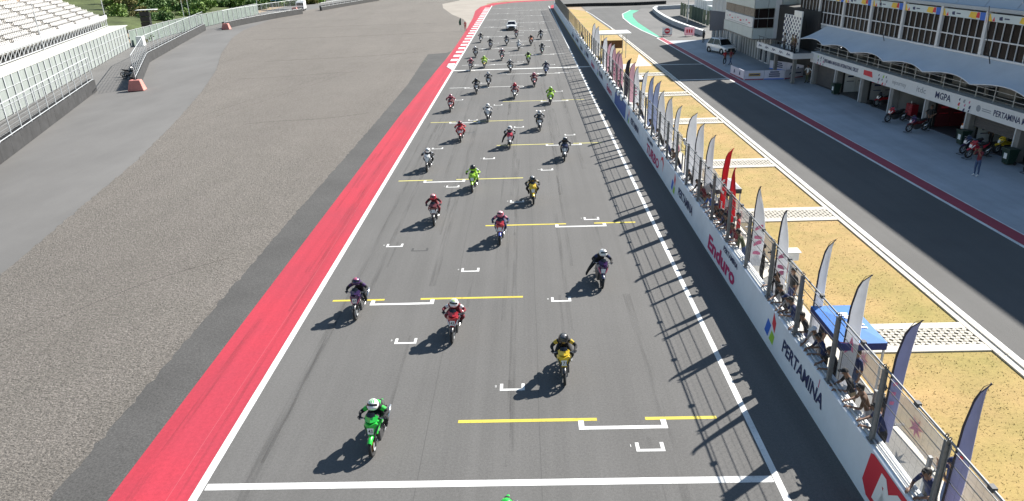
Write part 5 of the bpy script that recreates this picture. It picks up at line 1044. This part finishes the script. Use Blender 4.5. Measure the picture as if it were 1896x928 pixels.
# ------------------------------------------------------------------ pit exit: corner wall, signs, far barrier, sheds
cw = empty('corner_wall', (0, 0, 0), 0, 'curved low grey concrete wall with white top at the pit exit', 'wall')
cp = [(27.37, 112.5), (26.8, 121), (26.35, 130), (26.5, 140), (27.0, 150), (27.9, 161), (29.5, 166), (35, 167.5), (42, 167.5)]
GREYW = mat('grey_blue_concrete', (.33, .35, .39), .75, var=.08, scale=.6)
for (a, c_) in zip(cp[:-1], cp[1:]): b = MB(); b.bar((*a, .38), (*c_, .38), .35, .76); q = b.build('wall_block', GREYW, cw); b = MB(); b.bar((*a, .80), (*c_, .80), .5, .07); b.build('capping', WHITEP, cw)
def roadsign(px, py, label, disc):
    x, y = gx(px, py); r = empty('sign', (x, y, 0), R(-12), label, 'sign')
    me = MB().box((0, 0, .72), (1.5, .07, 1.2)).mesh('board', WHITEP if disc else FP); bevel_mesh(me, .02); p = link('board', me, r)
    for s in (-.5, .5): b = MB(); b.bar((s, 0, .2), (s, .5, .02), .05, .05); b.bar((s, 0, .2), (s, -.4, .02), .05, .05); b.build('foot', STEELD, r)
    if disc:
        b = MB(); b.lathe([(.001, -.045), (.42, -.045), (.42, -.036)], 22, (0, 0, .78), 'Y'); d = b.build('red_disc', REDP, r); b = MB(); b.box((0, -.05, .78), (.6, .01, .14)); b.build('white_bar', WHITEPR, d); b = MB(); b.box((0, -.04, .17), (1.5, .01, .1)); b.build('red_edge', REDP, r)
    else:
        for k in range(3): b = MB(); b.box((-.35+.35*k, -.04, .75), (.22, .012, .5)); b.build('printed_mark', REDP, r)
roadsign(1235, 67, 'white no-entry sign with red disc at the pit exit', True); roadsign(1276, 67, 'small pink and white notice board by the corner wall', False)
tw = empty('tyre_barrier', (0, 0, 0), 0, 'long black tyre barrier across the far end of the verge', 'barrier')
ts = MB()
for k in range(3): ts.lathe([(.18, .03+.25*k), (.31, .02+.25*k), (.34, .12+.25*k), (.31, .24+.25*k), (.18, .23+.25*k)], 9, close=True)
tyre_stack = ts.mesh('tyre_stack', RUBBER, True)
for k in range(60): o = link('tyre_stack', tyre_stack, tw); o.location = (8.6+k*.44, 183.6+.9*math.sin(k*.12)-k*.012, 0); o.rotation_euler = (0, 0, k)
gf = empty('green_screen_fence', (31.4, 126, 0), 0, 'weathered green fabric screen fence beside the pit exit', 'fence')
GS = [mat('green_screen', (.12, .14, .09), .9, var=.35, scale=.8), mat('dark_green_screen', (.035, .06, .045), .9, var=.3, scale=.8)]
for k in range(9):
    y = 24-k*2.7; b = MB(); b.grid([[(.1*math.sin(u*9+k), y-2.6*u, z) for z in (.1, 1.4, 2.5)] for u in np.linspace(0, 1, 6)]); b.build('screen_sheet', GS[1 if k in (4, 5, 6) else 0], gf, True, False); b = MB(); b.box((.1, y, 1.3), (.08, .08, 2.6)); b.build('post', STEEL, gf)
for i, (x, y, w_, l, h) in enumerate(((36, 135, 2.4, 9, 2.4), (40.5, 142, 2.6, 7, 2.6), (38, 155, 3, 7, 2.5))):
    r = empty('container', (x, y, 0), R(8), ['white container behind the green screen fence', 'white container behind, farther right', 'white container farthest behind the green screen'][i], 'container', 'white containers')
    MB().box((0, 0, h/2), (w_, l, h)).build('body', WHITEP, r); MB().box((0, 0, h+.04), (w_+.1, l+.1, .08)).build('roof', WHITEP, r)
    for k in range(int(l/1.2)): MB().box((-w_/2-.02, -l/2+.6+k*1.2, h/2), (.04, .08, h-.1)).build('rib', STEELL, r)
    MB().box((0, -l/2-.02, 1.05), (.9, .03, 2.0)).build('door', STEELL, r)
lp = empty('lamp_pole', (29.2, 133, 0), 0, 'tall thin pole beside the green screen fence', 'pole'); MB().tube([(0, 0, 0), (0, 0, 9)], [.09, .05], 8).build('shaft', STEELL, lp); MB().box((0, 0, .1), (.4, .4, .2)).build('base', COLM, lp)
# ------------------------------------------------------------------ left side: tyre-and-belt barriers with fences
BELT = mat('conveyor_belt', (.03, .03, .032), .8, var=.35, scale=1.2); PINKC = mat('pink_painted_concrete', (.52, .20, .17), .75, var=.12, scale=2)
def barrier(pts, name, label, H=1.2, FTOP=3.6, lean=.0):
    r = empty(name, (*pts[0], 0), 0, label, 'barrier'); o0 = Vector((*pts[0], 0))
    P_ = [Vector((*p, 0))-o0 for p in pts]; seg = [(b-a).length for a, b in zip(P_[:-1], P_[1:])]; tot = sum(seg)
    def at(s):
        for (a, b), L in zip(zip(P_[:-1], P_[1:]), seg):
            if s <= L+1e-6: d = (b-a).normalized(); return a+d*s, d
            s -= L
        d = (P_[-1]-P_[-2]).normalized(); return P_[-1], d
    nb = int(tot/2.4)
    for k in range(nb):
        a, _ = at(tot*k/nb+.01); c_, _ = at(tot*(k+1)/nb-.01); b = MB(); b.bar(a+Vector((0, 0, H/2)), c_+Vector((0, 0, H/2)), .08, H); b.build('belt_panel', BELT, r)
    n = int(tot/.62)
    for k in range(n):
        p, d = at(tot*(k+.5)/n); nrm = Vector((d.y, -d.x, 0)); o = link('tyre_stack', stack_me, r); o.location = p-nrm*.42
        o.rotation_euler = (0, 0, k*1.7)
    n = int(tot/2.5)
    for k in range(n+1):
        p, d = at(tot*k/n); nrm = Vector((d.y, -d.x, 0)); q = p-nrm*.12; b = MB(); b.tube([q+Vector((0, 0, H*.3)), q+Vector((0, 0, FTOP))], .038, 6); b.build('fence_post', STEELL, r)
    line = [at(s)[0]-Vector((at(s)[1].y, -at(s)[1].x, 0))*.12 for s in np.linspace(0, tot, n+1)]
    for z, rr_ in [(FTOP, .035), (H+.08, .03)]: b = MB(); b.tube([p+Vector((0, 0, z)) for p in line], rr_, 6); b.build('rail', STEELL, r)
    for z in np.arange(H+.36, FTOP-.1, .29): b = MB(); b.tube([p+Vector((0, 0, z)) for p in line], .013, 4, cap=False); b.build('cable', STEEL, r)
    b = MB()
    for s in np.arange(0, tot, .25): p, d = at(s); nrm = Vector((d.y, -d.x, 0)); p = p-nrm*.12; b.add([p-d*.005+Vector((0, 0, H)), p+d*.005+Vector((0, 0, H)), p+d*.005+Vector((0, 0, FTOP)), p-d*.005+Vector((0, 0, FTOP))], [(0, 1, 2, 3)])
    o = b.build('wire_mesh', STEELD, r, fix=False); o['kind'] = 'stuff'
    return r
sm_ = MB()
for k in range(4): sm_.lathe([(.18, .03+.33*k), (.30, .02+.33*k), (.325, .16+.33*k), (.30, .31+.33*k), (.18, .30+.33*k)], 9, close=True)
stack_me = sm_.mesh('tyre_stack', RUBBER, True)
barrier([(-32.2, 32), (-38.0, 49.5), (-47.8, 78.2)], 'tyre_barrier_fence', 'black belt-faced tyre barrier with tall wire fence nearest the grandstand')
barrier([(-43.4, 78.9), (-53.6, 101.8), (-60.4, 128), (-66.2, 151)], 'tyre_barrier_fence', 'black belt-faced tyre barrier with tall wire fence behind the pink block')
barrier([(-62.9, 153.2), (-62.6, 161), (-60.8, 175), (-57.3, 190)], 'tyre_barrier_fence', 'far curved tyre barrier with wire fence beyond the second pink block')
barrier([(-55.0, 200), (-52, 216), (-47, 240)], 'low_tyre_barrier', 'lowest farthest tyre barrier at the upper left', .9, 2.0)
def cblock(x, y, rz, label):
    r = empty('concrete_block', (x, y, 0), rz, label, 'concrete block', 'pink concrete end blocks'); b = MB()
    b.add([(-.85, -.6, 0), (.85, -.6, 0), (.85, .6, 0), (-.85, .6, 0), (-.55, -.4, 1.15), (.55, -.4, 1.15), (.55, .4, 1.15), (-.55, .4, 1.15)], [(3, 2, 1, 0), (4, 5, 6, 7), (0, 1, 5, 4), (1, 2, 6, 5), (2, 3, 7, 6), (3, 0, 4, 7)]); me = b.mesh('body', PINKC); bevel_mesh(me, .04); link('body', me, r)
    MB().box((0, 0, 1.17), (.3, .1, .08)).build('lifting_eye', STEELD, r)
cblock(-42.9, 77.6, R(10), 'pink concrete block at the end of the nearer fence'); cblock(-62.0, 151.3, 0, 'pink concrete block at the second fence end'); 
x, y = gx(546, 22); cblock(x, y, 0, 'farthest pink and white concrete block by the blue tent')
# ------------------------------------------------------------------ scooter, teal panel fence, speaker, truck
bike((-49.6, 88.6, 0), R(115), 'black', 'black', 'black scooter parked behind the fence on the access road', group='parked scooters')
bike((-48.3, 86.6, 0), R(130), 'black', 'grey', 'black scooter parked closest to the pink block', group='parked scooters')
TEAL = mat('teal_corrugated_sheet', (.225, .25, .24), .75, var=.12, scale=.5); TEALD = mat('teal_fence_sheet', (.14, .175, .155), .85, var=.25, scale=.6)
tf = empty('panel_fence', (-38.7, 34, 0), 0, 'pale teal panel fence in front of the grandstand', 'fence'); A_ = Vector((-38.7, 34, 0)); D_ = Vector((-.305, .952, 0)).normalized(); N_ = Vector((-D_.y, D_.x, 0))
for k in range(44):
    s0 = k*2.1; b = MB(); rows = []
    for u in np.linspace(0, 1, 13): p = D_*(s0+2.04*u)+N_*(.03 if int(u*12) % 2 else 0); rows.append([(p.x, p.y, .05), (p.x, p.y, 3.4)])
    b.grid(rows); b.build('panel', TEAL, tf, fix=False)
    p = D_*s0-N_*.06; b = MB(); b.box((p.x, p.y, 1.75), (.09, .09, 3.5)); b.build('post', STEELL, tf)
for z in (1.0, 2.4): b = MB(); b.bar(tuple(-N_*.05+Vector((0, 0, z))), tuple(D_*92-N_*.05+Vector((0, 0, z))), .04, .05); b.build('rail', STEELL, tf)
t2 = empty('green_mesh_fence', (-67, 122.5, 0), 0, 'low green mesh fence with white posts beyond the grandstand', 'fence')
pp = [Vector((0, 0, 0)), Vector((-2.5, 20, 0)), Vector((-3.0, 42, 0)), Vector((-3.5, 72, 0))]
for a, c_ in zip(pp[:-1], pp[1:]):
    n = int((c_-a).length/3)
    for k in range(n):
        p, q = a.lerp(c_, k/n), a.lerp(c_, (k+.98)/n); b = MB(); b.add([(p.x, p.y, .05), (q.x, q.y, .05), (q.x, q.y, 2.6), (p.x, p.y, 2.6)], [(0, 1, 2, 3)]); b.build('mesh_sheet', TEALD, t2, fix=False); MB().box((p.x+.06, p.y, 1.4), (.09, .09, 2.8)).build('post', STEELL, t2)
    b = MB(); b.bar((a.x+.05, a.y, 2.65), (c_.x+.05, c_.y, 2.65), .07, .06); b.build('top_rail', STEELL, t2)
sp = empty('speaker_tower', (-72.6, 140, 0), R(10), 'black loudspeaker column under a flat white cover', 'loudspeaker')
for k in range(3): me = MB().box((0, .1*k, 2.3+k*.95), (1.7, 1.1, .9), rx=-.05*k).mesh('cabinet', BLACK); bevel_mesh(me, .04); link('cabinet', me, sp)
for s in (-.7, .7): MB().box((s, 0, .95), (.12, .12, 1.9)).build('leg', STEEL, sp)
MB().box((.5, 0, 4.95), (3.6, 1.8, .1)).build('cover', WHITEP, sp)
wbx = MB().box((0, 0, .8), (1.2, .9, 1.6)).mesh('utility_box', WHITEP); bevel_mesh(wbx, .05); o = link('utility_box', wbx); o.location = (-66.0, 124, 0); tag(o, 'white utility box by the teal fence', 'utility box')
t = tent((-68.5, 212, 0), 7, 4, 2.8, TB, 'blue tent roof far away at the upper left', TB)
tk = empty('truck', (-61.5, 203, 0), R(10), 'small white truck parked next to the far blue tent', 'truck')
me = MB().box((0, -1.2, 1.35), (2.0, 1.7, 1.9)).mesh('cab', CARW); bevel_mesh(me, .12, 2); link('cab', me, tk); MB().box((0, -2.06, 1.75), (1.7, .03, .65)).build('windscreen', GLASSD, tk); MB().box((0, 1.6, 1.5), (2.1, 3.8, 2.0)).build('cargo_box', WHITEP, tk); MB().box((0, -2.07, .85), (1.5, .05, .35)).build('grille', CARB, tk); MB().box((0, .4, .5), (.9, 5.4, .16)).build('chassis', CARB, tk)
for s in (-1, 1):
    for yy in (-1.2, 2.2): b = MB(); b.lathe([(.001, -.12), (.36, -.12), (.4, -.06), (.4, .06), (.36, .12), (.001, .12)], 14, (s*.85, yy, .4), 'X'); b.build('wheel', RUBBER, tk)
# light poles on the left
for i, (x, y, h) in enumerate(((-59, 88, 9), (-70, 122, 10), (-80, 172, 9), (-78.6, 172, 9), (-71, 196, 8))):
    r = empty('pole', (x, y, 0), 0, ['thin pole in front of the grandstand, nearest the camera', 'thin pole at the far end of the grandstand', 'left one of a pair of thin poles before the bushes', 'right one of a pair of thin poles before the bushes', 'thin pole beyond the paired poles at upper left'][i], 'pole', 'thin poles on the left'); MB().tube([(0, 0, 0), (0, 0, h)], [.09, .05], 8).build('shaft', STEELL, r); MB().lathe([(.001, 0), (.2, 0), (.2, .12), (.001, .12)], 10).build('base_plate', STEEL, r)

# ------------------------------------------------------------------ grandstand (local: +y away along the front, -x up the rows)
GA = math.atan2(.305, .952); GZ = .55
GS_ = empty('grandstand', (-43.55, 39.05, GZ), GA, 'grandstand with rows of white seats and a steel truss front', 'grandstand')
def gbx(name, x0, x1, y0, y1, z0, z1, m, par=GS_): return link(name, MB().box(((x0+x1)/2, (y0+y1)/2, (z0+z1)/2), (x1-x0, y1-y0, z1-z0)).mesh(name, m), par)
GL0, GL1 = -8, 88
gbx('corridor_roof', .2, 3.0, GL0, GL1, 2.86, 2.96, mat('white_tarpaulin', (.50, .50, .46), .8, var=.2, scale=.7)); gbx('undercroft_wall', -1.2, -1.0, GL0, GL1, -.5, 3.6, DARKW)
for z in (3.02, 3.98): gbx('truss_chord', -.05, .07, GL0, GL1, z, z+.1, STEELL)
for k in range(64):
    y = GL0+k*1.5; gbx('truss_post', -.03, .05, y-.04, y+.04, 3.12, 3.98, STEELL); b = MB(); b.bar((.0, y, 3.14), (.0, y+1.5, 3.98), .05, .05); b.build('truss_diagonal', STEELL, GS_)
NR = 16; CONCS = mat('stand_concrete', (.24, .225, .205), .85, var=.15, scale=.8)
for r_ in range(NR): gbx('terrace_step', -.1-.8*(r_+1), -.1-.8*r_, GL0, GL1, 3.8+.42*r_, 4.14+.42*r_, CONCS)
gbx('front_parapet', .08, .2, GL0, GL1, 4.14, 4.75, mat('parapet_mesh', (.55, .55, .56), .8, alpha=.8))
SW = [mat('seat_white', (.42, .41, .40), .6, var=.12), mat('seat_peach', (.52, .40, .30), .5), mat('seat_brown', (.28, .16, .11), .5), mat('seat_red', (.36, .12, .10), .5)]
b = MB(); b.box((0, 0, .42), (.42, .44, .06)); b.add([(-.2, -.22, .42), (-.2, .22, .42), (-.29, .20, .80), (-.29, -.20, .80), (-.16, -.22, .42), (-.16, .22, .42), (-.25, .20, .80), (-.25, -.20, .80)], [(0, 1, 2, 3), (7, 6, 5, 4), (0, 4, 5, 1), (1, 5, 6, 2), (2, 6, 7, 3), (3, 7, 4, 0)]); b.box((-.05, 0, .2), (.08, .3, .4))
seat_me = [None]*4
for i in range(4): seat_me[i] = b.mesh('seat', SW[i])
rest = [MB(), MB(), MB(), MB()]; placed = 0
allseats = []
for r_ in range(NR):
    for k in range(int((GL1-GL0-1)/.62)):
        y = GL0+.5+k*.62
        if (int(y/9.0) != int((y+1.1)/9.0)) : continue
        w_ = r_+.35*math.sin(y*.35)+.06*(40-y); ci = 0 if w_ < 6.8 else (1 if w_ < 8.5 else (2 if w_ < 10.5 else 3))
        allseats.append((-.5-.8*r_, y, 4.14+.42*r_, ci))
def seen(s):
    p = GS_.matrix_basis @ Vector(s[:3]); d = p-Vector((0, 0, 12.56)); zz = d.dot(cf); px = 948+1300*d.dot(cr)/zz; py = 464-1300*d.dot(cu)/zz
    return (px > 0 and py > 0, zz)
GS_.matrix_basis = Matrix.LocRotScale(Vector((-43.55, 39.05, GZ)), Matrix.Rotation(GA, 3, 'Z'), None)
vis = sorted([(seen(s)[1], s) for s in allseats if seen(s)[0]]); near = set(id(s) for _, s in vis[:300])
for s in allseats:
    if id(s) in near: o = link('seat', seat_me[s[3]], GS_); o.location = s[:3]
    else: m_ = seat_me[s[3]]; rest[s[3]].add([(v.co.x+s[0], v.co.y+s[1], v.co.z+s[2]) for v in m_.vertices], [tuple(p.vertices) for p in m_.polygons])
for i in range(4):
    if rest[i].v: o = rest[i].build('seat_rows', SW[i], GS_, fix=False); o['kind'] = 'stuff'

# ------------------------------------------------------------------ bushes and trees on the slope at the upper left
hb = MB(); rows = []
for i, u in enumerate(np.linspace(0, 1, 9)): rows.append([(-75-v_*70+4*math.sin(u*9), 150+u*150, -.05+5.5*v_+1.2*math.sin(u*7+v_*3)*v_) for v_ in np.linspace(0, 1, 6)])
hb.grid(rows); h_ = hb.build('green_slope', ground_mat('scrub_ground', (.075, .095, .032), [(.15, I3, .6, 1.3, .35, .65), (2, I3, .6, 1.3, .3, .7)], .95), None, True); h_['kind'] = 'structure'
LEAF = [mat('leaf_bright', (.12, .20, .03), .7, var=.35, scale=.8), mat('leaf_mid', (.07, .14, .025), .7, var=.35, scale=.8), mat('leaf_dry', (.16, .15, .04), .75, var=.3, scale=.8)]
BARK = mat('bark', (.10, .07, .05), .9, var=.3)
def crown(n, rx, rz_, seed, ls):
    g_ = np.random.default_rng(seed); cl = g_.normal(0, .42, (14, 3)); cl[:, 2] = np.abs(cl[:, 2])*.9+.1; vs, fs = [], []
    ctr = cl[g_.integers(0, 14, n)]; off = g_.normal(0, 1, (n, 3)); off /= np.linalg.norm(off, axis=1)[:, None]; off *= (g_.random(n)**.4*.36)[:, None]
    p = (ctr+off)*np.array([rx, rx, rz_]); p[:, 2] = np.maximum(p[:, 2], .1)
    a = g_.normal(0, 1, (n, 3)); a /= np.linalg.norm(a, axis=1)[:, None]; b_ = np.cross(a, g_.normal(0, 1, (n, 3))); b_ /= np.linalg.norm(b_, axis=1)[:, None]; s = ls*g_.uniform(.6, 1.4, n)[:, None]
    V = np.stack([p-a*s, p+b_*s*.5, p+a*s, p-b_*s*.5], 1).reshape(-1, 3)
    me = bpy.data.meshes.new('foliage'); me.from_pydata(V.tolist(), [], np.arange(n*4).reshape(n, 4).tolist()); return me
crowns = []
for i in range(4):
    for j, m in enumerate(LEAF):
        me = crown(1600, 2.0, 1.9, 10*i+j, .20); me.materials.append(m); crowns.append(me)
tm = MB(); tm.tube([(0, 0, -.2), (.1, 0, .7), (.05, .1, 1.5)], [.14, .10, .05], 6); tm.tube([(.08, 0, .6), (.7, .3, 1.4)], [.06, .03], 5); tm.tube([(.08, 0, .7), (-.6, -.3, 1.5)], [.06, .03], 5); tm.tube([(.06, .05, .9), (.1, .7, 1.6)], [.05, .02], 5); trunk_me = tm.mesh('trunk', BARK)
BUSH = []
for px in range(245, 640, 11):
    for py in (1, 8, 16, 24, 33):
        if py > 34-(px-250)*.075: continue
        x, y = gx(px+random.uniform(-6, 6), py+random.uniform(-3, 3)); BUSH.append((x-3, y, random.uniform(1.1, 1.9)))
BUSH += [(-69.4, 131, .7), (-68.6, 128, .5), (-64.4, 110, .35), (-65.3, 113, .3), (-62.8, 106, .3)]
BUSH += [(-82-random.uniform(0, 25), 160+random.uniform(0, 60), random.uniform(1, 1.6)) for k in range(16)]
for i, (x, y, s) in enumerate(sorted(BUSH, key=lambda t: t[1])):
    r = empty('bush', (x, y, max(0, (-x-75)/70*5.5-.3) if y > 150 else 0), random.uniform(0, 6), 'leafy green bush on the upper left slope, %s nearest the camera' % ordinal(i+1), 'bush', 'bushes on the upper left'); r.scale = (s*1.15, s*1.15, s)
    link('foliage', crowns[random.randrange(12)], r); link('trunk', trunk_me, r)

# ------------------------------------------------------------------ loose stones on the gravel and dry grass blades
def inside(poly, P):
    x, y = P[:, 0], P[:, 1]; c = np.zeros(len(P), bool); n = len(poly)
    for i in range(n):
        x0, y0 = poly[i]; x1, y1 = poly[(i+1) % n]; t = ((y0 > y) != (y1 > y)) & (x < (x1-x0)*(y-y0)/(y1-y0+1e-12)+x0); c ^= t
    return c
N = 110000; Yr = 8+rng.random(N)**2.2*75; P2 = np.stack([rng.uniform(-42, -12.4, N), Yr], 1); P2 = P2[inside(gl, P2)]; n = len(P2)
s = rng.uniform(.015, .05, n); base = np.array([(1, 0, 0), (-.5, .87, 0), (-.5, -.87, 0), (0, 0, 1)]); an = rng.uniform(0, 6.28, n); ca, sa = np.cos(an), np.sin(an)
bxy = base[None, :, :]*np.stack([s, s*rng.uniform(.5, 1, n), s*rng.uniform(.25, .6, n)], 1)[:, None, :]
V = np.stack([bxy[..., 0]*ca[:, None]-bxy[..., 1]*sa[:, None]+P2[:, :1], bxy[..., 0]*sa[:, None]+bxy[..., 1]*ca[:, None]+P2[:, 1:], bxy[..., 2]-.021], 2).reshape(-1, 3)
F = (np.arange(n)[:, None, None]*4+np.array([(0, 1, 3), (1, 2, 3), (2, 0, 3)])[None]).reshape(-1, 3)
me = bpy.data.meshes.new('gravel_stones'); me.from_pydata(V.tolist(), [], F.tolist()); 
for m_ in (GRAVEL, mat('pale_stone', (.30, .275, .245), .9), mat('dark_stone', (.075, .066, .058), .9)): me.materials.append(m_)
me.polygons.foreach_set('material_index', np.repeat(rng.choice([0, 1, 2], n, p=[.5, .3, .2]), 3).tolist()); o = link('gravel_stones', me); o['kind'] = 'stuff'; tag(o, 'loose brown-grey stones covering the gravel run-off', 'gravel')
N = 16000; P2 = np.stack([rng.uniform(10.35, 15.05, N), 8+rng.random(N)**1.5*60], 1); ok = np.ones(N, bool)
for ya, yb in ((20.25, 22.15), (32.55, 34.45), (41.9, 43.8), (53.95, 55.85), (65.4, 67.3)): ok &= ~((P2[:, 1] > ya-.03) & (P2[:, 1] < yb+.03))
P2 = P2[ok]; n = len(P2); h = rng.uniform(.015, .045, n); an = rng.uniform(0, 6.28, n); w_ = rng.uniform(.008, .02, n); dx, dy = np.cos(an)*w_, np.sin(an)*w_; tx, ty = rng.normal(0, .05, n), rng.normal(0, .05, n)
V = np.stack([np.stack([P2[:, 0]-dx, P2[:, 1]-dy, np.zeros(n)], 1), np.stack([P2[:, 0]+dx, P2[:, 1]+dy, np.zeros(n)], 1), np.stack([P2[:, 0]+tx, P2[:, 1]+ty, h], 1)], 1).reshape(-1, 3)
me = bpy.data.meshes.new('grass_blades'); me.from_pydata(V.tolist(), [], np.arange(n*3).reshape(n, 3).tolist()); me.materials.append(DRYGRASS); o = link('grass_blades', me); tag(o, 'dry yellow grass blades on the verge behind the pit wall', 'grass', kind='stuff')

# faint rake lines and wheel tracks across the gravel
DT = mat('gravel_track', (.105, .092, .08), .95, alpha=.45)
for (ax_, ay_, bx_, by_, w_) in ((-24, 58, -14, 62, .12), (-36, 98, -14, 104, .2), (-48, 128, -14, 131, .3), (-34, 84, -20, 86, .15), (-20, 22, -14, 30, .08), (-52, 150, -18, 150, .3), (-28, 62, -15, 110, .14), (-30, 60, -16.6, 110, .14)):
    pp_ = [(ax_+(bx_-ax_)*t, ay_+(by_-ay_)*t+.6*math.sin(t*5+ax_), -.004) for t in np.linspace(0, 1, 14)]; b = MB(); b.grid([[(p[0], p[1]-w_/2, p[2]) for p in pp_], [(p[0], p[1]+w_/2, p[2]) for p in pp_]]); o = b.build('rake_line', DT, gravel, fix=False)
    if o.data.polygons[0].normal.z < 0: o.data.flip_normals()
